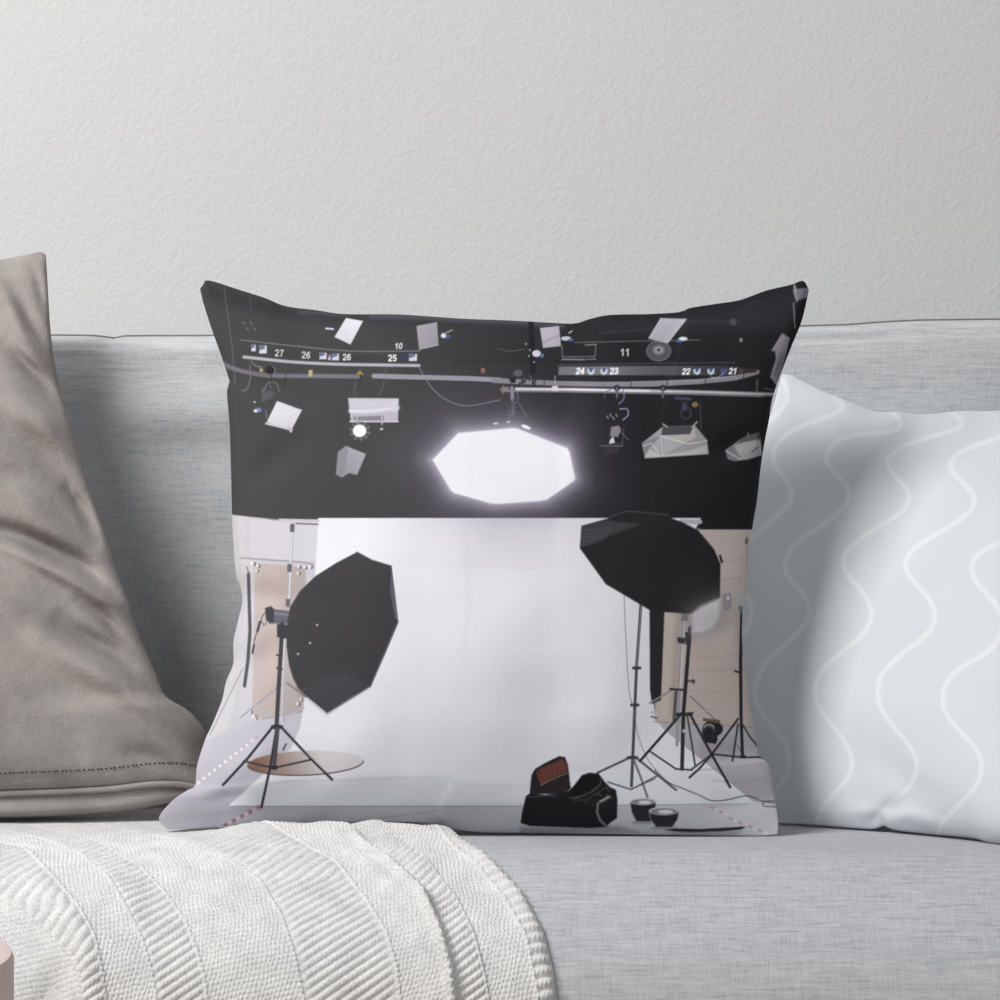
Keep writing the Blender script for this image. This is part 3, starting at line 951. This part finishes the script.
GL = [(692, 614), (700, 607), (713, 601), (720, 599), (719.5, 617), (713, 627), (703, 632), (692, 633)]
halo(GL, 9, (150, 147, 154), 0.5)
poly(GL, (208, 206, 210), 1, 2.5)
# floor cable, tape
curve([(655, 770), (668, 782), (684, 789), (700, 795.5), (711, 800.5), (726, 800), (744, 796), (754, 797.5), (762, 801), (776, 800.5)], 1.0, (72, 70, 75))
curve([(776, 803), (764, 802), (764, 806), (776, 807)], 0.9, (72, 70, 75))
dashes((711, 807), (728, 815), 4, 1.8, (170, 140, 140), (200, 198, 202)); dashes((729, 818), (768, 834), 8, 2.2, (172, 146, 146), (204, 202, 206))
# beauty dishes, tray, bag
for cx, cy, rx, ry, dep in ((643, 801.5, 13, 3.6, 20), (664, 811, 15, 4.2, 16)):
    poly([(cx - rx, cy), (cx + rx, cy), (cx + rx - 1.5, cy + dep * 0.5), (cx + rx * 0.55, cy + dep), (cx - rx * 0.5, cy + dep), (cx - rx + 1.5, cy + dep * 0.5)], (42, 41, 45), 1, 0.6)
    ell(cx, cy + dep + 1, rx * 0.9, 2, (96, 95, 100), 0.4)
    ell(cx, cy, rx, ry, (196, 195, 200)); ell(cx, cy + 0.4, rx - 1.4, ry - 0.9, (128, 127, 132)); ell(cx + 1.5, cy + 0.8, rx * 0.5, ry * 0.5, (206, 205, 209))
    line([(cx - rx, cy + 1), (cx - rx + 1.5, cy + dep * 0.45)], 0.8, (160, 159, 164), 0.8)
poly([(664, 830), (676, 828.5), (700, 829), (746, 826.5), (741, 829.5), (722, 831.5), (690, 832.5), (676, 831.5)], (36, 35, 38), 1, 0.5)
poly([(668, 832), (744, 830), (735, 836), (676, 836)], (120, 119, 124), 0.5, 2)
poly([(520, 827), (618, 826), (640, 832), (520, 834)], (128, 127, 131), 0.7, 2)
BAG = [(520.5, 823), (522, 812), (525, 800), (526, 796), (531, 793), (545, 795), (560, 793), (570, 790), (576, 783), (582, 775), (590, 772.5), (599, 774), (605, 782), (610, 787), (616, 790), (617.5, 800), (617, 818), (610, 823), (606, 827), (590, 828), (560, 827), (530, 826)]
poly(BAG, (29, 28, 30), 1, 0.6)
poly([(529.5, 794), (531.5, 775), (535, 769), (545, 763), (559, 756.2), (565, 757), (568, 765), (570, 782), (571, 789), (560, 794)], (40, 35, 36), 1, 0.6)
poly([(536, 772), (541, 768), (562, 759), (566, 763), (567.5, 771), (552, 778), (541, 785)], (102, 62, 54), 1, 0.8)
for k in range(7):
    line([(540 + 3.8 * k, 769 - 1.6 * k), (543 + 3.6 * k, 783 - 2.0 * k)], 1.0, (82, 42, 38), 0.7)
line([(541, 785), (552, 779.5), (567, 773)], 1.2, (150, 120, 114), 0.7)
poly([(572, 790), (580, 779), (590, 775), (598, 776), (600, 782), (588, 792), (572, 797)], (20, 19, 21)); curve([(570, 798), (585, 795), (599, 786), (601, 779)], 1.4, (78, 77, 82), 0.8)
curve([(573, 801), (588, 799), (602, 790), (607, 787)], 1.0, (64, 63, 68), 0.8)
line([(608, 796), (603, 801), (598, 803), (597, 812), (600, 820), (607, 827)], 2.6, (112, 110, 117), 0.9); line([(600, 801), (610, 797)], 1.6, (150, 148, 154))
for p in ([(528, 797), (545, 796), (558, 796)], [(574, 799), (580, 798)], [(606, 787), (610, 792)], [(596, 793), (602, 796)]):
    curve(p, 0.9, (84, 83, 88), 0.8)
for k in range(14):
    x, y = 582 + RNG.uniform(0, 30), 788 + RNG.uniform(0, 22)
    line([(x, y), (x + RNG.uniform(2, 6), y - RNG.uniform(0, 4))], 0.8, (72, 71, 76), 0.6)


def ink_at(px, py):
    fx = np.clip((px - X0) * SC - 0.5, 0, CW * SC - 1.001)
    fy = np.clip((py - Y0) * SC - 0.5, 0, CH * SC - 1.001)
    xi, yi = fx.astype(int), fy.astype(int)
    ax, ay = (fx - xi)[..., None], (fy - yi)[..., None]
    c = (INK[yi, xi] * (1 - ax) + INK[yi, xi + 1] * ax) * (1 - ay) + (INK[yi + 1, xi] * (1 - ax) + INK[yi + 1, xi + 1] * ax) * ay
    return lin(c) * 0.92


# ------------------------------------------------------------------ cushions
def dents(PX, specs):
    """soft furrows (+) and ridges (-) of a cushion face: polyline, depth in m, width in px; they fade out at both ends"""
    X, Y = PX[..., 0], PX[..., 1]
    D = np.zeros(X.shape)
    for pts, amp, wd in specs:
        p = resample(pts, 22)
        a = np.sin(np.pi * np.linspace(0.04, 0.96, 22)) ** 0.8
        num, den = np.zeros(X.shape), np.full(X.shape, 1e-9)
        best = np.full(X.shape, 1e9)
        for (x, y), k in zip(p, a):
            d2 = (X - x) ** 2 + (Y - y) ** 2
            wgt = np.exp(-np.minimum(d2 / (0.8 * wd) ** 2, 60))
            num += wgt * k
            den += wgt
        d, _ = dist_polyline(X, Y, p)
        D += amp * num / den * np.exp(-(d / wd) ** 2)
    return D


def cushion_faces(edges, n, m, ymid, T, dent_specs, noise_amp, noise_seed, cells=9, pq=(2.4, 0.62), side=None):
    PX = coons(*edges, n, m)
    v, u = np.meshgrid(np.linspace(0, 1, n), np.linspace(0, 1, m), indexing='ij')
    f = puff(u, v, *pq)
    Yv = ymid(u, v) - T * f * (side(u) if side else 1.0)
    Yv += dents(PX, dent_specs) * np.clip(f * 2.5, 0, 1) + noise_amp * smooth_noise(n, m, cells, noise_seed) * f
    X, Yw, Z = unproj(PX[..., 0], PX[..., 1], Yv)
    return PX, np.stack([X, Yw, Z], -1)


def cushion_back(edges, n, m, ymid, T, nrm, pq=(2.4, 0.62)):
    PX = coons(*edges, n, m)
    v, u = np.meshgrid(np.linspace(0, 1, n), np.linspace(0, 1, m), indexing='ij')
    f = puff(u, v, *pq)
    X, Yw, Z = unproj(PX[..., 0], PX[..., 1], ymid(u, v))
    return np.stack([X + nrm[0] * T * f, Yw + nrm[1] * T * f, Z + nrm[2] * T * f], -1)


# --- printed cushion in the middle
PT = [(200, 289), (203, 285), (209, 280.5), (240, 290), (265, 298), (285, 306), (315, 310), (345, 314), (400, 314.5), (460, 318.5), (510, 320.5), (555, 323), (575, 323.5), (590, 319), (610, 315), (650, 314), (680, 312), (690, 308), (715, 304), (740, 300), (765, 291), (790, 285), (803, 281), (809, 290)]
PR = [(777, 834), (778, 822), (774, 795), (769, 766), (760, 756), (755, 735), (749, 700), (745, 670), (742, 640), (743, 605), (747, 570), (752, 530), (757, 500), (761, 465), (765, 440), (769, 420), (772, 400), (780, 376), (792, 345), (802, 320), (809, 290)]
PB = [(168, 830), (220, 827), (250, 824), (290, 822), (420, 822), (450, 828), (480, 832), (540, 833), (640, 834.5), (720, 835.5), (760, 835.5), (777, 834)]
PL = [(168, 830), (159, 818), (171, 802), (186, 791), (195, 785), (197, 766), (205, 740), (212, 725), (222, 700), (226, 682), (233, 664), (233.5, 642), (237, 625), (242, 603), (241, 590), (236, 574), (233.5, 545), (232, 515), (231, 470), (229.5, 425), (227, 392), (230, 384), (228, 376), (220, 352), (212, 330), (204, 305), (200, 289)]


UPB = [0, 0.10, 0.20, 0.41, 0.49, 0.60, 0.77, 0.90, 1.0]
YPB = [-0.084, -0.076, -0.054, -0.050, -0.043, -0.043, -0.048, -0.052, -0.048]


UF = np.linspace(-0.3, 1.3, 641)


def softened(uk, yk, sd=0.05):
    k = np.exp(-0.5 * (np.arange(-60, 61) * 0.0025 / sd) ** 2)
    return np.convolve(np.pad(np.interp(UF, uk, yk), 60, mode='edge'), k / k.sum(), 'valid')


YPF = softened(UPB, YPB)


def y_print(u, v):
    return 0.065 * v + np.interp(u, UF, YPF) * (1 - v) ** 2 - 0.035 * (1 - (1 - v) ** 2) * (1 - v)


dent_p = [([(180, 792), (205, 800), (240, 797)], 0.010, 9), ([(192, 800), (230, 775), (262, 752)], -0.004, 12),
          ([(236, 690), (260, 660), (285, 640)], 0.004, 14), ([(240, 600), (262, 596), (285, 600)], 0.004, 12),
          ([(238, 380), (260, 385), (300, 405)], 0.005, 13), ([(245, 480), (262, 470), (300, 440)], 0.004, 16),
          ([(575, 326), (585, 345), (610, 375)], 0.004, 12), ([(345, 316), (352, 335), (380, 362)], 0.003, 12),
          ([(765, 436), (745, 440), (715, 452)], 0.005, 12), ([(768, 764), (745, 758), (715, 755)], 0.006, 12),
          ([(745, 640), (728, 632), (700, 628)], 0.004, 14), ([(776, 810), (750, 806), (715, 806)], 0.005, 10),
          ([(300, 310), (305, 325), (330, 345)], 0.003, 10), ([(690, 310), (680, 322), (660, 345)], 0.003, 10)]
NP, MP = 680, 760
PX, W = cushion_faces((PT, PR, PB, PL), NP, MP, y_print, 0.058, dent_p, 0.003, 21, 8, pq=(2.4, 0.75))
cush = empty('cushion', (0, 0.0, 0.43), 'square cushion printed with a dark photo studio and white backdrop, centre of the sofa', 'cushion')
front = grid_mesh('front_panel', W, mat_print('printed_cushion_cloth', 0.022), None, ink_at(PX[..., 0], PX[..., 1]))
BKW = cushion_back((PT, PR, PB, PL), 90, 100, lambda u, v: y_print(u, v) + 0.0005, 0.095, (0, 0.98, 0.12))
backp = grid_mesh('back_panel', BKW, mat_plain('plain_cushion_back', (216, 214, 212), 0.9, 0.1, 500), None, flip=True)
adopt(cush, front, backp)

# --- pale blue wave cushion at the right
BT = [(782, 374), (790, 375), (800, 380), (825, 392), (845, 400), (875, 411), (900, 412), (925, 414), (960, 411), (1000, 410.5), (1080, 404), (1170, 392), (1235, 380)]
BR_ = [(1215, 846), (1205, 780), (1200, 640), (1210, 500), (1235, 380)]
BB = [(762, 822), (800, 824), (840, 827), (872, 829), (884, 826), (895, 830), (930, 834), (972, 838), (1000, 844), (1080, 846.5), (1160, 846.5), (1215, 846)]
BL_ = [(762, 822), (748, 790), (736, 700), (735, 600), (750, 480), (772, 410), (782, 374)]


UBB = [-0.1, 0, 0.08, 0.17, 0.24, 0.37, 0.46, 0.53, 0.75, 1.0]
YBB = [0.07, 0.052, 0.037, 0.014, -0.002, -0.038, -0.067, -0.108, -0.13, -0.13]


YBF = softened(UBB, YBB, 0.06)


def y_blue(u, v):
    base = np.interp(u, UF, YBF) - 0.009
    return base * (1 - v) + (0.19 - 0.06 * u) * v


dent_b = [([(868, 832), (884, 814), (908, 798)], 0.0045, 9), ([(886, 816), (912, 818), (945, 830)], -0.003, 9), ([(850, 812), (876, 813), (888, 820)], -0.0025, 8),
          ([(838, 400), (870, 425), (910, 430)], -0.004, 9), ([(845, 412), (880, 432), (930, 440)], 0.005, 12), ([(783, 376), (800, 410), (830, 450)], 0.003, 16),
          ([(925, 415), (915, 440), (880, 490)], 0.005, 18), ([(890, 760), (905, 780), (930, 800)], 0.003, 14)]
NB_, MB_ = 560, 640
PX, W = cushion_faces((BT, BR_, BB, BL_), NB_, MB_, y_blue, 0.062, dent_b, 0.003, 33, 7, side=lambda u: 0.35 + 0.65 * np.clip(u / 0.7, 0, 1))
waves = [
    [(783, 380), (787, 391), (786, 402), (777, 414), (766, 424)],
    [(826, 388), (838, 400), (843, 405), (838, 412), (825, 418), (798, 428), (780, 441), (773, 456), (778, 470), (788, 483), (792, 495), (786, 508), (770, 522), (748, 542), (735, 558), (728, 572), (733, 586), (746, 597), (752, 610), (747, 628), (735, 646)],
    [(880, 402), (890, 411), (901, 422), (894, 431), (860, 434.5), (840, 440), (826, 455), (832, 470), (845, 483), (849, 496), (840, 511), (815, 530), (795, 545), (786, 560), (786, 573), (795, 585), (805, 596), (810, 612), (802, 628), (783, 647), (765, 664), (756, 685), (757, 705), (772, 725), (785, 743), (789, 760), (785, 777), (770, 797), (752, 815)],
    [(940, 404), (950, 412), (962, 421), (957, 429), (930, 437), (902, 447), (888, 460), (892, 472), (904, 486), (909, 498), (900, 513), (870, 532), (850, 548), (843, 561), (847, 574), (859, 588), (869, 603), (871, 618), (862, 635), (841, 653), (823, 669), (815, 687), (818, 706), (830, 722), (844, 741), (852, 760), (847, 779), (830, 798), (819, 815), (818, 830)],
    [(1012, 404), (1024, 415), (1022, 426), (1000, 437), (965, 450), (950, 463), (955, 475), (968, 488), (975, 501), (965, 516), (937, 534), (916, 547), (906, 561), (908, 574), (920, 588), (931, 603), (935, 618), (926, 635), (902, 654), (885, 670), (878, 688), (881, 708), (894, 727), (908, 744), (917, 763), (911, 784), (891, 803), (874, 820)],
    [(1085, 405), (1092, 425), (1075, 440), (1040, 452), (1022, 464), (1026, 478), (1040, 492), (1045, 505), (1034, 520), (1000, 542), (980, 553), (972, 565), (975, 580), (985, 592), (995, 604), (1002, 620), (998, 640), (984, 654), (955, 672), (944, 690), (945, 711), (960, 731), (975, 748), (982, 767), (975, 787), (955, 809), (942, 823), (938, 838)],
]
for k in (1, 2, 3):
    waves.append([(x + 72 * k, y + 2 * k) for x, y in waves[5]])
blue = np.broadcast_to(lin((199, 203, 207)), PX.shape[:2] + (3,)).copy()
mask = np.zeros(PX.shape[:2])
for wl in waves:
    d, _ = dist_polyline(PX[..., 0], PX[..., 1], resample(wl, 90))
    mask = np.maximum(mask, np.clip(0.5 + (2.5 - d) / 1.4, 0, 1))
blue = blue * (1 - mask[..., None]) + lin((211, 213, 215)) * mask[..., None]
cb = empty('cushion', (0.38, 0.0, 0.43), 'pale blue cushion with thin white wavy lines at the right of the sofa', 'cushion')
fb = grid_mesh('front_panel', W, mat_print('pale_blue_wave_cloth', 0.012, 0.9, 0.1), None, blue)
bb = grid_mesh('back_panel', cushion_back((BT, BR_, BB, BL_), 80, 90, lambda u, v: y_blue(u, v) + 0.0005, 0.045, (0, 0.97, 0.2)), mat_plain('pale_blue_cloth', (219, 225, 230), 0.9, 0.1, 500), None, flip=True)
adopt(cb, fb, bb)

# --- taupe leather cushion at the left
LT = [(-330, 330), (-200, 300), (-100, 283), (-30, 266), (0, 260), (25, 255), (40, 252), (46, 255)]
LR = [(205, 787), (207, 760), (206, 734), (190, 712), (166, 696), (155, 672), (143, 645), (131, 613), (129, 605), (118, 575), (104, 530), (88, 482), (72, 430), (58, 380), (51, 335), (48, 290), (46, 255)]
LB = [(-300, 800), (-150, 797), (-60, 794), (0, 791), (60, 789), (110, 786.5), (150, 782), (180, 782), (205, 787)]
LL = [(-300, 800), (-320, 700), (-330, 560), (-340, 430), (-330, 330)]


def y_leather(u, v):
    return -0.012 + 0.20 * v + 0.02 * (1 - v) * (np.clip(u - 0.6, 0, 1) / 0.4) ** 2


dent_l = [([(-20, 470), (20, 478), (55, 500), (92, 540)], 0.004, 14), ([(80, 600), (105, 618), (135, 650)], 0.004, 8),
          ([(-20, 528), (12, 534), (45, 548), (82, 566), (112, 592)], 0.009, 13), ([(-10, 540), (18, 550), (60, 572), (95, 592), (126, 612)], -0.006, 10),
          ([(60, 625), (85, 640), (112, 655), (150, 682)], 0.008, 14), ([(40, 640), (95, 668), (150, 700), (195, 735)], -0.010, 20),
          ([(8, 280), (18, 296), (32, 322), (50, 350)], 0.004, 9), ([(0, 285), (12, 306), (26, 332), (46, 358)], -0.003, 9),
          ([(6, 345), (24, 362), (42, 380), (62, 404)], 0.004, 9), ([(14, 340), (34, 358), (54, 378)], -0.0025, 8),
          ([(30, 262), (38, 280), (46, 310)], 0.005, 6), ([(5, 430), (40, 455), (80, 500)], 0.005, 18), ([(0, 400), (40, 420), (70, 445)], -0.004, 16),
          ([(68, 490), (85, 510), (100, 540)], 0.006, 10), ([(200, 784), (180, 772), (155, 758), (130, 752)], 0.004, 10),
          ([(0, 720), (60, 735), (110, 765)], 0.003, 26)]
NL, ML = 420, 420
PX, W = cushion_faces((LT, LR, LB, LL), NL, ML, y_leather, 0.062, [(p_, a_ * 2.1, w_ * 0.9) for p_, a_, w_ in dent_l], 0.0025, 5, 8, side=lambda u: 1.0 - 0.25 * np.clip((u - 0.6) / 0.4, 0, 1))
cl = empty('cushion', (-0.45, 0.0, 0.438), 'taupe suede leather cushion with a stitched lower seam at the left of the sofa', 'cushion')
fl = grid_mesh('front_panel', W, M_LEATHER)
def y_lb(u, v):
    return y_leather(u, v) + 0.0004


BW = cushion_back((LT, LR, LB, LL), 140, 140, y_lb, 0.0, (0, 1, 0))
bv, bu = np.meshgrid(np.linspace(0, 1, 140), np.linspace(0, 1, 140), indexing='ij')
bv2 = bv ** 1.6                                    # more rows near the seam
BW = np.stack([np.array([np.interp(bv2[:, 0], bv[:, 0], BW[:, j, k]) for j in range(140)]).T for k in range(3)], -1)
bf = puff(bu, bv2, 2.4, 0.55)
seamY, seamZ = BW[0:1, :, 1], BW[0:1, :, 2]
BW[..., 1] += 0.075 * bf
BW[..., 2] -= 0.012 * bf
# the belly under the seam: drops to the throw, then runs back along it before rising
ut = ((1 - np.abs(2 * bu - 1) ** 2.4).clip(0)) ** 0.42
ba = bv2 / 0.30
drop = (seamZ - 0.4392) * ut * np.sqrt(1 - (1 - np.clip(ba / 0.30, 0, 1)) ** 2)
loZ = seamZ - drop
loY = seamY + ut * (-0.005 * np.sin(np.pi * np.clip(ba / 0.2, 0, 1)) + 0.105 * ba ** 1.6)
bt = np.clip((ba - 0.35) / 0.65, 0, 1)
bt = bt * bt * (3 - 2 * bt)
BW[..., 1] = loY * (1 - bt) + BW[..., 1] * bt
BW[..., 2] = np.maximum(loZ * (1 - bt) + BW[..., 2] * bt, 0.4392)
bl = grid_mesh('back_panel', BW, M_LEATHER, None, flip=True)
# piped lip along the bottom seam and the row of stitch holes just above it
lb = resample(LB, 160)
vv = np.zeros(160)
uu = np.linspace(0, 1, 160)
Xs, Ys, Zs = unproj(lb[:, 0], lb[:, 1], y_leather(uu, vv) - 0.001)
lip = tube('seam_lip', np.stack([Xs, Ys - 0.001, Zs - 0.002], -1)[4:-2], 0.0026, M_LEATHER, 10)
V, F = [], []
row = 14
for j in range(10, ML - 6, 1):
    if (PX[row, j, 0] // 4.4) == (PX[row, j - 1, 0] // 4.4):
        continue
    p = W[row, j] + np.array([0, -0.0006, 0])
    b0 = len(V)
    for dx, dy, dz in ((-.0011, 0, -.0005), (.0011, 0, -.0005), (.0011, 0, .0006), (-.0011, 0, .0006), (0, -.0007, 0)):
        V.append(p + np.array([dx, dy, dz]))
    F += [(b0, b0 + 1, b0 + 4), (b0 + 1, b0 + 2, b0 + 4), (b0 + 2, b0 + 3, b0 + 4), (b0 + 3, b0, b0 + 4)]
sti = poly_mesh('stitching', V, F, mat_plain('dark_thread', (70, 64, 60), 0.9), smooth=False)
sti['label'] = 'dark stitch row'
adopt(cl, fl, bl, lip, sti)

# ------------------------------------------------------------------ knitted throw
YS = [806, 812, 820, 830, 840, 850, 860, 880, 900, 930, 960, 1000, 1060, 1120]
LINES = [
    [(806, -420), (812, -330), (850, -200), (900, -120), (1000, -60), (1120, -50)],
    [(806, -280), (812, -235), (830, -130), (850, -70), (880, -30), (900, 0), (912, 25), (935, 50), (955, 70), (975, 80), (1000, 84), (1120, 90)],
    [(806, -220), (812, -170), (820, -120), (830, -55), (840, -8), (850, 27), (880, 55), (910, 80), (937, 95), (970, 102), (1000, 106), (1120, 112)],
    [(806, -150), (812, -105), (820, -55), (830, 5), (840, 48), (852, 82), (877, 107), (907, 125), (937, 142), (970, 152), (1000, 157), (1120, 166)],
    [(806, -90), (812, -50), (820, 0), (830, 52), (845, 105), (865, 140), (892, 165), (920, 185), (950, 197), (980, 205), (1000, 207), (1120, 216)],
    [(806, -20), (812, 20), (820, 72), (830, 130), (845, 190), (860, 232), (878, 260), (913, 281), (955, 295), (1000, 304), (1120, 316)],
    [(806, 55), (812, 95), (820, 155), (830, 235), (845, 302), (862, 337), (895, 365), (930, 386), (969, 397), (1000, 400), (1120, 408)],
    [(806, 110), (812, 150), (820, 210), (827, 302), (839, 355), (860, 390), (892, 425), (930, 442), (969, 453), (1000, 456), (1120, 462)],
    [(806, 180), (812, 235), (820, 300), (830, 362), (843, 399), (860, 425), (895, 456), (934, 474), (976, 485), (1000, 489), (1120, 496)],
    [(806, 240), (812, 300), (820, 365), (827, 410), (836, 436), (860, 474), (895, 505), (937, 526), (990, 537), (1120, 544)],
    [(806, 300), (812, 355), (818, 395), (822, 420), (827, 436), (833, 450), (855, 488), (888, 523), (927, 544), (969, 554), (1000, 557), (1120, 560)],
]
KIND = ['moss', 'rib', 'moss', 'rib', 'moss', 'rib', 'moss', 'rib', 'moss', 'edge']
NT_, MT_ = 860, 900
s = np.linspace(-0.26, 0.30, NT_)
Yb, Zb, ny, nz = seat_profile(s)
TH = 0.0062
Yc, Zc = Yb + ny * TH, Zb + nz * TH
ypx = 500 + (CAM[2] - Zc) * FPX / (Yc - CAM[1])
yf = np.linspace(780, 1140, 1500)
LX = []
for L in LINES:
    L = np.array(L, float)
    x = np.interp(yf, L[:, 0], L[:, 1])
    ker = np.exp(-np.linspace(-2, 2, 31) ** 2)
    ker /= ker.sum()
    x = np.convolve(np.pad(x, 15, mode='edge'), ker, 'valid')
    LX.append(np.interp(ypx, yf, x))
LX = np.array(LX)                                   # (11, NT)
wts = np.array([1.2, 0.9, 1, 1, 1.5, 1.5, 1.1, 0.8, 1, 0.8])
cum = np.r_[0, np.cumsum(wts)] / wts.sum() * (len(wts))
# columns: band coordinate
bc = np.interp(np.linspace(0, cum[-1], MT_), cum, np.arange(len(wts) + 1))
kb = np.clip(np.floor(bc).astype(int), 0, len(wts) - 1)
qf = bc - kb
xpx = LX[kb].T * (1 - qf)[None] + LX[kb + 1].T * qf[None]     # (NT, MT)
Xw = (xpx - 500) * (Yc - CAM[1])[:, None] / FPX
# metric coordinate along the column
dX = np.gradient(Xw, axis=0); dY = np.gradient(Yc)[:, None]; dZ = np.gradient(Zc)[:, None]
arc = np.cumsum(np.sqrt(dY ** 2 + dZ ** 2) + 0 * dX, axis=0)
rngy = arc
across = np.zeros_like(Xw)
across[:, 1:] = np.cumsum(np.diff(Xw, axis=1), axis=1)
H = np.zeros_like(Xw)
WOB = smooth_noise(NT_, MT_, 60, 12)
for k, kd in enumerate(KIND):
    c = kb == k
    wd = (LX[k + 1] - LX[k])[:, None] * (Yc - CAM[1])[:, None] / FPX      # band width in m per row
    q = qf[c][None]
    t = arc[:, c]
    xa = q * wd
    if kd == 'rib':
        ph = (t + 0.62 * xa) / 0.0066
        r = 0.5 + 0.5 * np.cos(2 * np.pi * ph)
        tw = 0.5 + 0.5 * np.cos(2 * np.pi * (xa / 0.0034 + 0.9 * ph))
        h = 0.0014 * r ** 0.45 + 0.0003 * tw * r
        h *= np.clip(np.minimum(q, 1 - q) * 9, 0.15, 1)
        if k == 7:
            h = h * 1.6 - 0.0050 * (1 - q) ** 0.8 + 0.001
    elif kd == 'edge':
        ph = (t + 0.30 * xa) / 0.0088
        r = 0.5 + 0.5 * np.cos(2 * np.pi * ph)
        tw = 0.5 + 0.5 * np.cos(2 * np.pi * (xa / 0.0034 + 0.9 * ph))
        h = 0.0018 * r ** 0.7 + 0.0004 * tw * r + 0.0015 * np.sin(np.pi * np.clip(q, 0, 1))
    else:
        rw = (t + 0.22 * xa) / 0.0038 + WOB[:, c] * 0.10
        cl_ = xa / 0.0034 + 0.5 * np.floor(rw) + WOB[:, c] * 0.14
        r = (0.5 + 0.5 * np.cos(2 * np.pi * cl_)) * (np.abs(np.sin(np.pi * rw)))
        h = 0.0008 * r ** 0.8
    H[:, c] = h
# chain-stitch ridges on the band borders; a fat rolled fold on the eighth
for k in range(1, 10):
    d = np.abs(xpx - LX[k][:, None])
    if k == 7:
        H += 0.0058 * (0.05 + 0.95 * np.clip((-0.12 - Yc) / 0.06, 0, 1))[:, None] * np.exp(-((xpx - LX[k][:, None] + 3.5) / 6.0) ** 2) + 0.0007 * np.exp(-(d / 6) ** 2) * np.cos(2 * np.pi * arc / 0.006)
        H += 0.0024 * np.exp(-((xpx - LX[k][:, None] + 18) / 16.0) ** 2)
    else:
        H += 0.0010 * np.exp(-(d / 1.8) ** 2) * (1 + 0.35 * np.cos(2 * np.pi * arc / 0.004))
# slack: the fold of cloth pushed up against the printed cushion and soft undulations
rowy = ypx[:, None] + 0 * xpx
H += 0.0098 * np.exp(-((Yc[:, None] + 0.112) / 0.034) ** 2) * np.exp(-((xpx - 340) / 110.0) ** 4)
H += 0.0016 * smooth_noise(NT_, MT_, 11, 77)
sh = np.clip((rowy - 870) / 60, 0, 1)
H -= 0.006 * np.exp(-((xpx - (52 + 0.0 * rowy)) / 16.0) ** 2) * np.clip((rowy - 955) / 40, 0, 1)
H += 0.004 * np.exp(-((xpx - LX[2][:, None] + 14) / 14.0) ** 2) * sh
# under the cushions the cloth is pressed flat
press = np.clip((-0.086 - Yc) / 0.025, 0, 1)[:, None]
keep = np.maximum(press, np.clip((xpx - 235) / 30, 0, 1) * np.clip((-0.05 - Yc) / 0.02, 0, 1)[:, None])
H *= 0.35 + 0.65 * keep
# roll the free right edge down to the seat
dr = np.clip((LX[10][:, None] - xpx) / 9.0, 0, 1)
drop = TH * (1 - np.sqrt(1 - (1 - dr) ** 2))
Hn = np.maximum(H * np.clip(dr * 3, 0, 1) - drop * 0.93, -TH + 0.0006)
P = np.stack([Xw, Yc[:, None] + ny[:, None] * Hn, Zc[:, None] + nz[:, None] * Hn], -1)
thr = grid_mesh('throw', P, M_KNIT, flip=True)
thr['label'] = 'cream chunky knit throw blanket draped over the seat front at the left'
thr['category'] = 'blanket'
